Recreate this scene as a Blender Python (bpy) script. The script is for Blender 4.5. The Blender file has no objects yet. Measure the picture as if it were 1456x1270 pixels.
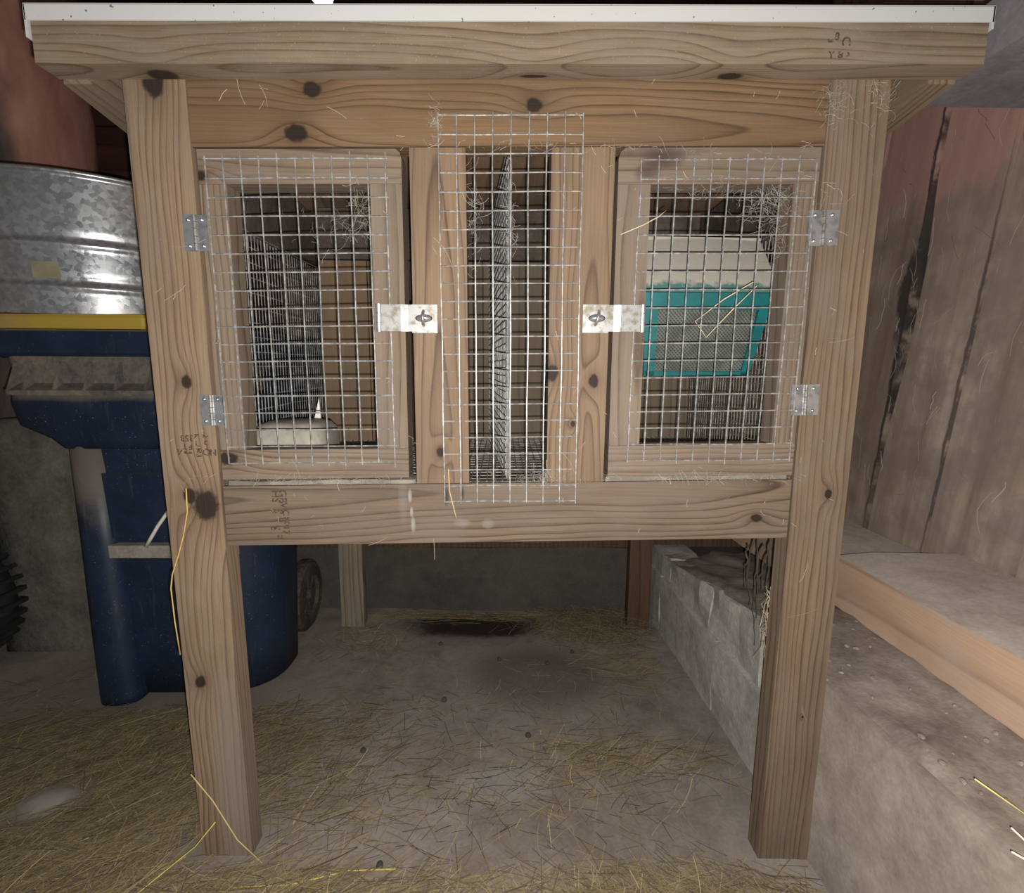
import bpy, bmesh, math, random
import numpy as np
from mathutils import Vector, Matrix, noise as mnoise

random.seed(7); rng = np.random.default_rng(11)
sc = bpy.context.scene
COL = sc.collection

# ------------------------------------------------------------------ camera, light, exposure
FPX, PITCH, YAW, ROLL = 741.2, 0.155, 0.0187, 0.0063
CAM = Vector((-0.0125, -0.797, 0.859))
F = Vector((math.sin(YAW)*math.cos(PITCH), math.cos(YAW)*math.cos(PITCH), -math.sin(PITCH)))
R0 = Vector((math.cos(YAW), -math.sin(YAW), 0)); U0 = R0.cross(F)
RV = math.cos(ROLL)*R0 + math.sin(ROLL)*U0; UV = -math.sin(ROLL)*R0 + math.cos(ROLL)*U0
cd = bpy.data.cameras.new('camera'); cam = bpy.data.objects.new('camera', cd); COL.objects.link(cam)
M = Matrix((RV, UV, -F)).transposed().to_4x4(); M.translation = CAM
cam.matrix_world = M
cd.sensor_fit = 'HORIZONTAL'; cd.sensor_width = 36.0; cd.lens = FPX/1456*36.0; cd.clip_start = 0.01; cd.clip_end = 50
sc.camera = cam
sc.view_settings.view_transform = 'Standard'; sc.view_settings.look = 'None'
sc.view_settings.gamma = 1.0; sc.view_settings.use_curve_mapping = False
sc.view_settings.exposure = 0.0
w = bpy.data.worlds.new('barn_ambient'); sc.world = w; w.use_nodes = True
w.node_tree.nodes['Background'].inputs[0].default_value = (0.80, 0.88, 1.0, 1)
w.node_tree.nodes['Background'].inputs[1].default_value = 0.085
fl = bpy.data.lights.new('phone_flash', 'POINT'); fl.energy = 54.0; fl.shadow_soft_size = 0.0035
fl.color = (1.0, 0.96, 0.90)
flo = bpy.data.objects.new('phone_flash', fl); COL.objects.link(flo)
MF = M.copy(); MF.translation = CAM + RV*0.009 - UV*0.0165; flo.matrix_world = MF

# ------------------------------------------------------------------ node helpers
class NT:
    def __init__(s, name):
        s.m = bpy.data.materials.new(name); s.m.use_nodes = True
        s.t = s.m.node_tree; s.n = s.t.nodes; s.bsdf = s.n['Principled BSDF']
    def new(s, ty): return s.n.new(ty)
    def put(s, sock, v):
        if isinstance(v, bpy.types.NodeSocket): s.t.links.new(v, sock)
        elif isinstance(v, (tuple, list)) and len(v) == 3 and len(sock.default_value) == 4: sock.default_value = (*v, 1)
        else: sock.default_value = v
    def math(s, op, a, b=0.0, c=None, clamp=False):
        k = s.new('ShaderNodeMath'); k.operation = op; k.use_clamp = clamp
        s.put(k.inputs[0], a); s.put(k.inputs[1], b)
        if c is not None: s.put(k.inputs[2], c)
        return k.outputs[0]
    def add(s, a, b): return s.math('ADD', a, b)
    def sub(s, a, b): return s.math('SUBTRACT', a, b)
    def mul(s, a, b): return s.math('MULTIPLY', a, b)
    def coord(s, kind='Object'):
        return s.new('ShaderNodeTexCoord').outputs[kind]
    def sep(s, v):
        k = s.new('ShaderNodeSeparateXYZ'); s.put(k.inputs[0], v); return k.outputs[0], k.outputs[1], k.outputs[2]
    def comb(s, x, y, z):
        k = s.new('ShaderNodeCombineXYZ')
        for i, v in enumerate((x, y, z)): s.put(k.inputs[i], v)
        return k.outputs[0]
    def noise(s, vec, scale=1.0, detail=3.0, rough=0.55, dist=0.0):
        k = s.new('ShaderNodeTexNoise'); s.put(k.inputs['Vector'], vec)
        k.inputs['Scale'].default_value = scale; k.inputs['Detail'].default_value = detail
        k.inputs['Roughness'].default_value = rough; k.inputs['Distortion'].default_value = dist
        return k.outputs[0]
    def voro(s, vec, scale, feature='F1', out='Distance'):
        k = s.new('ShaderNodeTexVoronoi'); k.feature = feature; s.put(k.inputs['Vector'], vec)
        k.inputs['Scale'].default_value = scale
        return k.outputs[out]
    def ramp(s, f, stops, interp='LINEAR'):
        k = s.new('ShaderNodeValToRGB'); s.put(k.inputs[0], f); cr = k.color_ramp; cr.interpolation = interp
        while len(cr.elements) < len(stops): cr.elements.new(0.5)
        for e, (p, c) in zip(cr.elements, stops):
            e.position = p; e.color = (*c, 1) if isinstance(c, tuple) else (c, c, c, 1)
        return k.outputs[0]
    def step(s, v, lo, hi):
        k = s.new('ShaderNodeMapRange'); k.interpolation_type = 'SMOOTHSTEP'; s.put(k.inputs[0], v)
        k.inputs[1].default_value = lo; k.inputs[2].default_value = hi; k.inputs[3].default_value = 0; k.inputs[4].default_value = 1
        return k.outputs[0]
    def mix(s, f, a, b, mode='MIX'):
        k = s.new('ShaderNodeMix'); k.data_type = 'RGBA'; k.blend_type = mode
        s.put(k.inputs[0], f); s.put(k.inputs[6], a); s.put(k.inputs[7], b)
        return k.outputs[2]
    def bump(s, h, strength=0.3, dist=0.002):
        k = s.new('ShaderNodeBump'); k.inputs['Strength'].default_value = strength; k.inputs['Distance'].default_value = dist
        s.put(k.inputs['Height'], h); s.put(s.bsdf.inputs['Normal'], k.outputs[0])
    def fin(s, col, rough=0.75, metal=0.0, spec=0.3):
        s.put(s.bsdf.inputs['Base Color'], col); s.put(s.bsdf.inputs['Roughness'], rough)
        s.put(s.bsdf.inputs['Metallic'], metal)
        s.bsdf.inputs['Specular IOR Level'].default_value = spec
        return s.m

def smooth_exp(t, d2, k=0.5):
    return t.math('POWER', 2.71828, t.mul(d2, -k))

def wood(name, axis='x', a0=0.0, b0=-0.06, freq=110.0, tilt=0.0, ta=0.0, l0=0.0, light=(0.248, 0.180, 0.120), dark=(0.100, 0.060, 0.038),
         knots=(), dust=0.35, dustcol=(0.225, 0.188, 0.152), stains=(), random_offset=False, wobble=1.0, fib=0.35, gain=(1, 1, 1)):
    """sawn softwood: annual rings cut by the board's faces, knots (l, a, radius) in the boards' own coordinates"""
    t = NT(name); x, y, z = t.sep(t.coord())
    l, a = (x, z) if axis == 'x' else ((z, x) if axis == 'z' else (y, x))
    b = y if axis in 'xz' else z
    if axis == 'Y': l, a, b = y, z, x
    if axis == 'v': l, a, b = z, y, x        # vertical board in a wall that runs along y
    if random_offset:
        oi = t.new('ShaderNodeObjectInfo').outputs['Random']
        l = t.add(l, t.mul(oi, 37.0)); 
        a0_ = t.mul(t.sub(oi, 0.5), 0.14)
    else: oi = None
    n = t.noise(t.comb(t.mul(l, 2.2), t.mul(a, 9.0), t.mul(b, 9.0)), 1.0, 2.0)
    aa = t.add(t.sub(a, a0), t.mul(t.sub(n, 0.5), 0.035*wobble))
    if oi is not None: aa = t.add(aa, a0_)
    if ta: aa = t.add(aa, t.mul(t.sub(l, l0), ta))
    bb = t.sub(b, b0)
    if tilt: bb = t.add(bb, t.mul(t.sub(l, l0), tilt))
    bb = t.add(bb, t.mul(t.sub(t.noise(t.comb(t.mul(l, 1.3), t.mul(a, 3.0), 5.0), 1.0, 1.0), 0.5), 0.03*wobble))
    r = t.mul(t.math('SQRT', t.add(t.mul(aa, aa), t.mul(bb, bb))), freq)
    kmask = None; halo = None
    for kn in knots:
        lk, ak, rk = kn[:3]
        dl = t.mul(t.sub(l, lk), 1/(rk*1.35)); da = t.mul(t.sub(a, ak), 1/rk)
        d2 = t.add(t.mul(dl, dl), t.mul(da, da))
        if len(kn) > 3:
            db = t.mul(t.sub(b, kn[3]), 1/kn[4]); d2 = t.add(d2, t.mul(db, db))
        wide = t.add(t.mul(t.mul(dl, dl), 0.10), t.mul(t.mul(da, da), 0.22))
        r = t.add(r, t.mul(smooth_exp(t, wide, 1.0), 1.5))
        nz = t.mul(t.sub(t.noise(t.comb(t.mul(l, 90), t.mul(a, 90), 0.0), 1.0, 2.0), 0.5), 0.7)
        core = t.sub(1.0, t.step(t.add(t.math('SQRT', d2), nz), 0.72, 1.15))
        h = smooth_exp(t, d2, 0.35)
        kmask = core if kmask is None else t.math('MAXIMUM', kmask, core)
        halo = h if halo is None else t.math('MAXIMUM', halo, h)
    r = t.add(r, t.mul(t.noise(t.comb(r, 0.0, 0.0), 0.55, 1.0), 1.6))
    fr = t.math('FRACT', r)
    mid = tuple(light[i]*0.62 + dark[i]*0.38 for i in range(3))
    col = t.ramp(fr, [(0.0, light), (0.50, light), (0.78, mid), (0.92, dark), (1.0, light)])
    fiber = t.noise(t.comb(t.mul(l, 9.0), t.mul(a, 330.0), t.mul(b, 330.0)), 1.0, 3.0, 0.6)
    col = t.mix(fib, col, t.ramp(fiber, [(0.3, (0.12, 0.09, 0.065)), (0.62, (0.62, 0.52, 0.40))]), 'SOFT_LIGHT')
    blot = t.noise(t.comb(t.mul(l, 3.5), t.mul(a, 10.0), t.mul(b, 10.0)), 1.0, 4.0, 0.6)
    col = t.mix(t.mul(t.step(blot, 0.36, 0.66), 0.45), col, tuple(c*0.72 for c in mid))
    gray = t.noise(t.comb(t.mul(l, 7.0), t.mul(a, 16.0), t.add(t.mul(b, 16.0), 3.0)), 1.0, 5.0, 0.65)
    col = t.mix(t.mul(t.step(gray, 0.38, 0.72), dust), col, dustcol)
    specks = t.noise(t.coord(), 420.0, 2.0, 0.5)
    col = t.mix(t.mul(t.step(specks, 0.66, 0.74), 0.45), col, (0.36, 0.31, 0.25))
    for (ls, as_, rl, ra, c, f) in stains:
        dl = t.mul(t.sub(l, ls), 1/rl); da = t.mul(t.sub(a, as_), 1/ra)
        m_ = smooth_exp(t, t.add(t.mul(dl, dl), t.mul(da, da)), 0.7)
        m_ = t.mul(m_, t.step(t.add(m_, t.mul(t.sub(gray, 0.5), 0.9)), 0.25, 0.6))
        col = t.mix(t.mul(m_, f), col, c)
    if kmask is not None:
        col = t.mix(t.mul(halo, 0.55), col, (0.085, 0.045, 0.024))
        col = t.mix(kmask, col, t.mix(fiber, (0.014, 0.009, 0.007), (0.04, 0.024, 0.016)))
    if oi is not None:
        col = t.mix(t.mul(oi, 0.5), col, t.mix(1.0, col, (0.62, 0.60, 0.58), 'MULTIPLY'))
    if gain != (1, 1, 1):
        k = t.new('ShaderNodeVectorMath'); k.operation = 'MULTIPLY'; t.put(k.inputs[0], col); k.inputs[1].default_value = gain; col = k.outputs[0]
    t.bump(t.add(t.mul(fr, 0.35), fiber), 0.35, 0.0012)
    return t.fin(col, 0.72)

def mottled(name, cols, scale=6.0, rough=0.9, bump=0.5, bdist=0.004, stains=(), coord='Object', fine=140.0, grain=0.22, gain=(1, 1, 1), dustz=None):
    t = NT(name); c = t.coord(coord)
    n1 = t.noise(c, scale, 5.0, 0.62, 0.4); n2 = t.noise(c, scale*6.3, 4.0, 0.6)
    nf = t.noise(c, fine, 3.0, 0.6)
    f = t.add(t.mul(n1, 0.65), t.mul(n2, 0.35))
    k = len(cols); col = t.ramp(f, [(0.32 + 0.36*i/(k-1), cols[i]) for i in range(k)])
    col = t.mix(grain, col, t.ramp(nf, [(0.3, 0.12), (0.7, 0.75)]), 'SOFT_LIGHT')
    x, y, z = t.sep(c)
    for (sx, sy, rx, ry, cc, ff) in stains:
        dx = t.mul(t.sub(x, sx), 1/rx); dy = t.mul(t.sub(y, sy), 1/ry)
        m_ = smooth_exp(t, t.add(t.mul(dx, dx), t.mul(dy, dy)), 0.9)
        m_ = t.step(t.add(m_, t.mul(t.sub(f, 0.5), 1.4)), 0.28, 0.75)
        col = t.mix(t.mul(m_, ff), col, cc)
    if dustz is not None:
        g = t.new('ShaderNodeNewGeometry').outputs['Normal']; _, _, nz = t.sep(g)
        col = t.mix(t.mul(t.step(t.add(nz, t.mul(t.sub(n2, 0.5), 0.8)), 0.15, 0.75), dustz[1]), col, dustz[0])
    if gain != (1, 1, 1):
        k = t.new('ShaderNodeVectorMath'); k.operation = 'MULTIPLY'; t.put(k.inputs[0], col); k.inputs[1].default_value = gain; col = k.outputs[0]
    t.bump(t.add(t.mul(n2, 0.7), t.mul(nf, 0.25)), bump, bdist*0.6)
    return t.fin(col, rough, 0.0, 0.25)

def flat(name, col, rough=0.6, metal=0.0, var=0.25, scale=30.0, spec=0.4):
    t = NT(name); n = t.noise(t.coord(), scale, 4.0, 0.6)
    c = t.mix(t.step(n, 0.35, 0.7), tuple(v*(1-var) for v in col), tuple(min(1, v*(1+var)) for v in col))
    t.bump(n, 0.1, 0.001)
    return t.fin(c, rough, metal, spec)

# ------------------------------------------------------------------ object helpers
def link(name, bm, mat, parent=None, smooth=False, label=None, kind=None, mats=None):
    me = bpy.data.meshes.new(name)
    bmesh.ops.recalc_face_normals(bm, faces=bm.faces)
    bm.to_mesh(me); bm.free()
    return link_me(name, me, mat, parent, smooth, label, kind, mats)

def link_me(name, me, mat, parent=None, smooth=False, label=None, kind=None, mats=None):
    for m in (mats or [mat]): me.materials.append(m)
    if smooth:
        for p in me.polygons: p.use_smooth = True
    o = bpy.data.objects.new(name, me); COL.objects.link(o)
    if parent is not None:
        o.parent = parent
        off = parent.get('_o', (0, 0, 0))
        r = root_of(parent).location
        me.transform(Matrix.Translation(-r))
    if label: o['label'] = label
    if kind: o['kind'] = kind
    return o

def root_of(o):
    while o.parent: o = o.parent
    return o

def thing(name, loc, label, cat, group=None):
    o = bpy.data.objects.new(name, None); COL.objects.link(o); o.location = loc
    o.empty_display_size = 0.05; o['label'] = label; o['category'] = cat
    if group: o['group'] = group
    return o

def tag(o, label, cat, group=None, kind=None):
    o['label'] = label; o['category'] = cat
    if group: o['group'] = group
    if kind: o['kind'] = kind
    # a thing that is one mesh: put its origin at its base
    if o.type == 'MESH' and o.parent is None:
        vs = np.array([v.co[:] for v in o.data.vertices]); c = (vs.min(0)+vs.max(0))/2; c[2] = vs[:, 2].min()
        o.data.transform(Matrix.Translation(-Vector(c))); o.location = c
    return o

def bevel(bm, amt, seg=2):
    es = [e for e in bm.edges if len(e.link_faces) == 2 and e.calc_face_angle(0) > 0.5]
    if amt > 0: bmesh.ops.bevel(bm, geom=es, offset=amt, segments=seg, profile=0.6, affect='EDGES', clamp_overlap=True)

def add_hexa(bm, P):
    """8 points: bottom loop 4, top loop 4"""
    v = [bm.verts.new(p) for p in P]
    for f in ((3, 2, 1, 0), (4, 5, 6, 7), (0, 1, 5, 4), (1, 2, 6, 5), (2, 3, 7, 6), (3, 0, 4, 7)): bm.faces.new([v[i] for i in f])
    return v

def add_box(bm, x0, x1, y0, y1, z0, z1):
    return add_hexa(bm, [(x0, y0, z0), (x1, y0, z0), (x1, y1, z0), (x0, y1, z0), (x0, y0, z1), (x1, y0, z1), (x1, y1, z1), (x0, y1, z1)])

def box_bm(x0, x1, y0, y1, z0, z1, bv=0.002, seg=2):
    bm = bmesh.new(); add_box(bm, x0, x1, y0, y1, z0, z1); bevel(bm, bv, seg); return bm

def quad_bm(q, y0, y1, bv=0.002, cut=None):
    """board whose front outline is q = [(x,z) ...] counter-clockwise seen from -y"""
    bm = bmesh.new()
    f = [bm.verts.new((x, y0, z)) for x, z in q]; b = [bm.verts.new((x, y1, z)) for x, z in q]
    bm.faces.new(f); bm.faces.new(b[::-1]); n = len(q)
    for i in range(n): bm.faces.new((f[i], f[(i+1) % n], b[(i+1) % n], b[i]))
    bevel(bm, bv); return bm

def add_tube(bm, pts, r, sides=6, cap=True):
    pts = [Vector(p) for p in pts]; rings = []; n = len(pts)
    rr = r if isinstance(r, (list, tuple)) else [r]*n
    up = None
    for i, p in enumerate(pts):
        d = (pts[min(i+1, n-1)] - pts[max(i-1, 0)]).normalized()
        if up is None or abs(up.dot(d)) > 0.95: up = Vector((0, 0, 1)) if abs(d.z) < 0.9 else Vector((1, 0, 0))
        s = d.cross(up).normalized(); up = s.cross(d).normalized()
        rings.append([bm.verts.new(p + (s*math.cos(2*math.pi*k/sides) + up*math.sin(2*math.pi*k/sides))*rr[i]) for k in range(sides)])
    for a, b in zip(rings, rings[1:]):
        for k in range(sides): bm.faces.new((a[k], a[(k+1) % sides], b[(k+1) % sides], b[k]))
    if cap: bm.faces.new(rings[0][::-1]); bm.faces.new(rings[-1])

def add_lathe(bm, prof, c, seg=40, axis='z', cap=True):
    """prof: (radius, height) pairs"""
    rings = []
    for r, h in prof:
        ring = []
        for k in range(seg):
            a = 2*math.pi*k/seg; u, v = r*math.cos(a), r*math.sin(a)
            p = {'z': (u, v, h), 'x': (h, u, v), 'y': (u, h, v)}[axis]
            ring.append(bm.verts.new((c[0]+p[0], c[1]+p[1], c[2]+p[2])))
        rings.append(ring)
    for a, b in zip(rings, rings[1:]):
        for k in range(seg): bm.faces.new((a[k], a[(k+1) % seg], b[(k+1) % seg], b[k]))
    if cap: bm.faces.new(rings[0][::-1]); bm.faces.new(rings[-1])

def loft(bm, loops, cap=True):
    rs = [[bm.verts.new(p) for p in L] for L in loops]; n = len(rs[0])
    for a, b in zip(rs, rs[1:]):
        for k in range(n): bm.faces.new((a[k], a[(k+1) % n], b[(k+1) % n], b[k]))
    if cap: bm.faces.new(rs[0][::-1]); bm.faces.new(rs[-1])

def rrect(x0, x1, y0, y1, z, r, seg=6):
    """rounded rectangle loop; r one radius or four (front-left, front-right, back-right, back-left)"""
    r = (r,)*4 if not isinstance(r, tuple) else r
    cs = [((x0+r[0], y0+r[0]), math.pi, r[0]), ((x1-r[1], y0+r[1]), 1.5*math.pi, r[1]), ((x1-r[2], y1-r[2]), 0.0, r[2]), ((x0+r[3], y1-r[3]), 0.5*math.pi, r[3])]
    out = []
    for (cx, cy), a0, rad in cs:
        for k in range(seg+1):
            a = a0 + 0.5*math.pi*k/seg; out.append((cx+rad*math.cos(a), cy+rad*math.sin(a), z))
    return out

def rough_bm(bm, amp, scale, seed=0.0, cuts=None):
    for v in bm.verts:
        p = v.co*scale + Vector((seed, seed*1.7, seed*0.3))
        v.co += Vector((mnoise.noise(p), mnoise.noise(p+Vector((31, 0, 0))), mnoise.noise(p+Vector((0, 47, 0)))))*amp

def sub_box(x0, x1, y0, y1, z0, z1, d=0.04, bv=0.006):
    """a box cut into small faces so that it can be made uneven"""
    bm = bmesh.new(); add_box(bm, x0, x1, y0, y1, z0, z1)
    for ax, (lo, hi) in enumerate(((x0, x1), (y0, y1), (z0, z1))):
        k = max(1, int((hi-lo)/d))
        for i in range(1, k):
            co = [0, 0, 0]; no = [0, 0, 0]; co[ax] = lo+(hi-lo)*i/k; no[ax] = 1
            bmesh.ops.bisect_plane(bm, geom=bm.verts[:]+bm.edges[:]+bm.faces[:], plane_co=co, plane_no=no)
    return bm

def wire_grid(bm, O, u, v, lu, lv, pu, pv, r=0.0010, jit=0.0007, ext=0.004, nrm=None, sides=5, step=0.05, bow=0.0):
    """welded wire: wires along v spaced pu along u, wires along u spaced pv along v"""
    O, u, v = Vector(O), Vector(u).normalized(), Vector(v).normalized(); nn = u.cross(v)
    def P(s, q):
        k = math.sin(math.pi*max(0, min(1, s/lu)))*math.sin(math.pi*max(0, min(1, q/lv)))*bow
        w_ = Vector((mnoise.noise(Vector((s*9+O.x*40, q*9, O.z*7))), mnoise.noise(Vector((s*9+50, q*9+O.y*30, O.x))), 0))*jit*2.0
        return O + u*(s+w_.x) + v*(q+w_.y) + nn*k
    nu = int(round(lu/pu)); nv = int(round(lv/pv))
    for i in range(nu+1):
        k = max(2, int(lv/step)); a, b = -random.random()*ext, lv+random.random()*ext
        add_tube(bm, [P(i*pu, a+(b-a)*j/k)+nn*r for j in range(k+1)], r, sides)
    for i in range(nv+1):
        k = max(2, int(lu/step)); a, b = -random.random()*ext*0.4, lu+random.random()*ext*0.4
        add_tube(bm, [P(a+(b-a)*j/k, i*pv)-nn*r*0.8 for j in range(k+1)], r, sides)

def floor_z(x, y):
    return -0.02*max(-0.6, min(0.6, x)) + 0.004*mnoise.noise(Vector((x*5, y*5, 0.3))) + 0.0015*mnoise.noise(Vector((x*23, y*23, 2.0)))

# ------------------------------------------------------------------ materials
SLOPE = 0.12
RACK = 0.0146                                   # the hutch stands slightly racked: its rails rise to the right
HX, HZ = 0.0, 0.0
M_fascia = wood('fascia_wood', 'x', a0=1.215, b0=-0.035, freq=95, tilt=0.02, light=(0.205, 0.158, 0.108), dark=(0.074, 0.052, 0.030), dust=0.45,
                knots=[(0.03, 1.252, 0.016, -0.010, 0.004), (0.30, 1.256, 0.013, -0.010, 0.009), (-0.475, 1.244, 0.016, -0.012, 0.014)], gain=(1.0, 1.02, 1.08))
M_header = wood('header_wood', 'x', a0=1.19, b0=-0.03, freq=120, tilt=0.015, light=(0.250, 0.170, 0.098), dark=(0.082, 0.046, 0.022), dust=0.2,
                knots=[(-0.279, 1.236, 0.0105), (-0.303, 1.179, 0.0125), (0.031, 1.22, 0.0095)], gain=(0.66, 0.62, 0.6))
M_post_l = wood('left_post_wood', 'z', a0=-0.44, b0=-0.02, freq=105, tilt=0.012, l0=0.6, dust=0.3,
                knots=[(0.831, -0.487, 0.008), (0.640, -0.474, 0.020), (0.655, -0.498, 0.010), (1.243, -0.496, 0.016), (0.34, -0.508, 0.009)], stains=[(0.14, -0.468, 0.22, 0.030, (0.24, 0.215, 0.19), 0.5)], gain=(0.92, 0.94, 0.98))
M_post_r = wood('right_post_wood', 'z', a0=0.56, b0=-0.05, freq=130, tilt=0.008, l0=0.6, dust=0.35, knots=[(0.27, 0.50, 0.002), (0.66, 0.505, 0.006)], gain=(0.78, 0.8, 0.86))
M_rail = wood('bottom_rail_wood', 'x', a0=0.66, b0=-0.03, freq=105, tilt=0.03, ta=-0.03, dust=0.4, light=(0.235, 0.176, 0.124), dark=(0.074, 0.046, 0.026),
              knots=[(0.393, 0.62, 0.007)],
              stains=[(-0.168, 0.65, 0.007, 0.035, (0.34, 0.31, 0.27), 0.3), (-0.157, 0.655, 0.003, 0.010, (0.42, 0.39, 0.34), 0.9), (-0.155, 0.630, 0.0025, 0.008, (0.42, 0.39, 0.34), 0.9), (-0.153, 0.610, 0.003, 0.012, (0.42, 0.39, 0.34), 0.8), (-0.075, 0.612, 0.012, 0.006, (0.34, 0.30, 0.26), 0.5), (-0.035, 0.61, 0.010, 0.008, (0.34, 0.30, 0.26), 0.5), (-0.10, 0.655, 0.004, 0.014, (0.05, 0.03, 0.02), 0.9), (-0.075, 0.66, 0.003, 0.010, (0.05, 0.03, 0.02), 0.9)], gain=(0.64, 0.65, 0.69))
M_stile_l = wood('left_stile_wood', 'z', a0=-0.105, b0=-0.03, freq=115, tilt=0.03, l0=0.72, dust=0.12, light=(0.255, 0.180, 0.115), knots=[(0.725, -0.108, 0.006)], gain=(0.74, 0.74, 0.76))
M_stile_r = wood('right_stile_wood', 'z', a0=0.12, b0=-0.028, freq=115, tilt=0.03, l0=1.05, dust=0.15, light=(0.255, 0.180, 0.115),
                 knots=[(0.836, 0.126, 0.0075), (0.848, 0.062, 0.010), (0.77, 0.096, 0.004)], gain=(0.74, 0.74, 0.76))
M_door_v = wood('door_stile_wood', 'z', a0=-0.2, b0=-0.05, freq=120, dust=0.45, light=(0.240, 0.184, 0.130), gain=(0.76, 0.78, 0.82))
M_door_v2 = wood('door_stile_wood_right', 'z', a0=0.2, b0=-0.05, freq=120, dust=0.5, light=(0.232, 0.180, 0.130), gain=(0.76, 0.78, 0.82))
M_door_h = wood('door_rail_wood', 'x', a0=1.16, b0=-0.04, freq=110, dust=0.5, light=(0.232, 0.180, 0.130),
                knots=[(-0.441, 1.121, 0.007), (-0.434, 0.714, 0.011)],
                stains=[(0.215, 1.152, 0.030, 0.013, (0.06, 0.03, 0.024), 0.85), (0.195, 1.135, 0.018, 0.012, (0.06, 0.032, 0.026), 0.7)], gain=(0.78, 0.8, 0.84))
M_rear = wood('rear_wood', 'z', a0=0.0, b0=0.9, freq=60, dust=0.6, light=(0.270, 0.225, 0.158), dark=(0.079, 0.056, 0.037), gain=(0.95, 0.97, 1.0))
M_rear_d = wood('dark_rear_wood', 'z', a0=0.4, b0=0.9, freq=60, dust=0.15, light=(0.17, 0.10, 0.06), dark=(0.08, 0.045, 0.03), gain=(0.6, 0.6, 0.6))
M_rafter = wood('rafter_wood', 'Y', a0=1.2, b0=-0.65, freq=80, dust=0.4, light=(0.247, 0.188, 0.120), dark=(0.084, 0.056, 0.033), gain=(0.8, 0.8, 0.82))
M_ply = wood('plywood', 'Y', a0=0.3, b0=1.2, freq=18, dust=0.3, light=(0.22, 0.15, 0.10), dark=(0.13, 0.085, 0.055))

M_back = wood('back_board_wood', 'z', a0=0.1, b0=0.3, freq=60, dust=0.4, light=(0.19, 0.148, 0.10), dark=(0.105, 0.074, 0.05), dustcol=(0.13, 0.115, 0.098), random_offset=True, gain=(0.85, 0.87, 0.9))
M_side = mottled('dark_old_board', [(0.045, 0.034, 0.028), (0.085, 0.066, 0.054), (0.125, 0.10, 0.085)], 14, 0.9, 0.3)
t = NT('white_trim'); c = t.coord(); n = t.noise(c, 160.0, 2.0, 0.5); n2 = t.noise(c, 12.0, 4.0)
col = t.mix(t.step(n, 0.70, 0.76), (0.50, 0.51, 0.51), (0.10, 0.09, 0.08)); col = t.mix(t.mul(n2, 0.25), col, (0.36, 0.35, 0.32))
M_trim = t.fin(col, 0.45)
t = NT('galvanised_wire'); n = t.noise(t.coord(), 120.0, 3.0)
M_wire = t.fin(t.mix(t.step(n, 0.4, 0.65), (0.22, 0.216, 0.212), (0.40, 0.396, 0.39)), 0.42, 0.35)
t = NT('dusty_wire'); n = t.noise(t.coord(), 60.0, 3.0)
M_wire_d = t.fin(t.mix(t.step(n, 0.4, 0.65), (0.16, 0.155, 0.15), (0.34, 0.33, 0.32)), 0.6, 0.2)
t = NT('zinc_plate'); n = t.noise(t.coord(), 70.0, 4.0); v = t.voro(t.coord(), 120.0, out='Color')
col = t.mix(t.step(n, 0.42, 0.66), (0.50, 0.51, 0.54), (0.26, 0.27, 0.30))
M_zinc = t.fin(col, t.ramp(n, [(0.3, 0.25), (0.7, 0.5)]), 0.8)
t = NT('bright_zinc'); n = t.noise(t.coord(), 90.0, 4.0)
M_zinc_b = t.fin(t.mix(t.step(n, 0.45, 0.7), (0.30, 0.30, 0.30), (0.17, 0.15, 0.108)), 0.42, 0.55)
M_patch = flat('faded_tan_label', (0.27, 0.235, 0.16), 0.7, var=0.12)
t = NT('galvanised_sheet'); c = t.coord(); v = t.voro(c, 105.0, out='Color'); vs, _, _ = t.sep(v); n = t.noise(c, 11.0, 5.0, 0.65)
col = t.mix(vs, (0.42, 0.44, 0.47), (0.62, 0.64, 0.67)); col = t.mix(t.mul(t.step(n, 0.4, 0.68), 0.55), col, (0.33, 0.31, 0.28))
t.bump(t.add(t.mul(vs, 0.3), n), 0.12, 0.002)
M_galv = t.fin(col, t.add(t.mul(vs, 0.12), t.mul(n, 0.5)), 0.72)
t = NT('blue_bin_plastic'); c = t.coord(); n = t.noise(c, 9.0, 6.0, 0.7); sc_ = t.noise(c, 260.0, 2.0); st = t.noise(t.comb(t.mul(t.sep(c)[0], 60), t.mul(t.sep(c)[1], 60), t.mul(t.sep(c)[2], 6)), 1.0, 4.0, 0.7)
g = t.new('ShaderNodeNewGeometry').outputs['Normal']; _, _, nz = t.sep(g)
col = t.mix(t.step(n, 0.35, 0.7), (0.009, 0.018, 0.040), (0.015, 0.028, 0.058))
col = t.mix(t.mul(t.step(st, 0.56, 0.78), 0.45), col, (0.10, 0.10, 0.11))
col = t.mix(t.mul(t.step(sc_, 0.70, 0.74), 0.6), col, (0.30, 0.31, 0.33))
col = t.mix(t.mul(t.step(t.add(nz, t.mul(t.sub(n, 0.5), 0.5)), 0.12, 0.55), 0.75), col, (0.20, 0.165, 0.13))
t.bump(n, 0.15, 0.003); M_bin = t.fin(col, 0.48, 0.0, 0.4)
M_bin_dust = mottled('dusty_blue_plastic', [(0.05, 0.055, 0.075), (0.15, 0.13, 0.11), (0.24, 0.20, 0.155)], 14, 0.85, 0.3, gain=(0.9, 0.9, 0.9))
t = NT('yellow_plastic'); x, y, z = t.sep(t.coord()); n = t.noise(t.coord(), 14.0, 4.0)
col = t.mix(t.step(t.add(x, t.mul(t.sub(n, 0.5), 0.2)), -0.16, 0.06), (0.33, 0.235, 0.10), (0.42, 0.30, 0.05)); M_yel = t.fin(col, 0.6)
M_black = flat('black_rubber', (0.016, 0.016, 0.016), 0.75)
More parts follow.
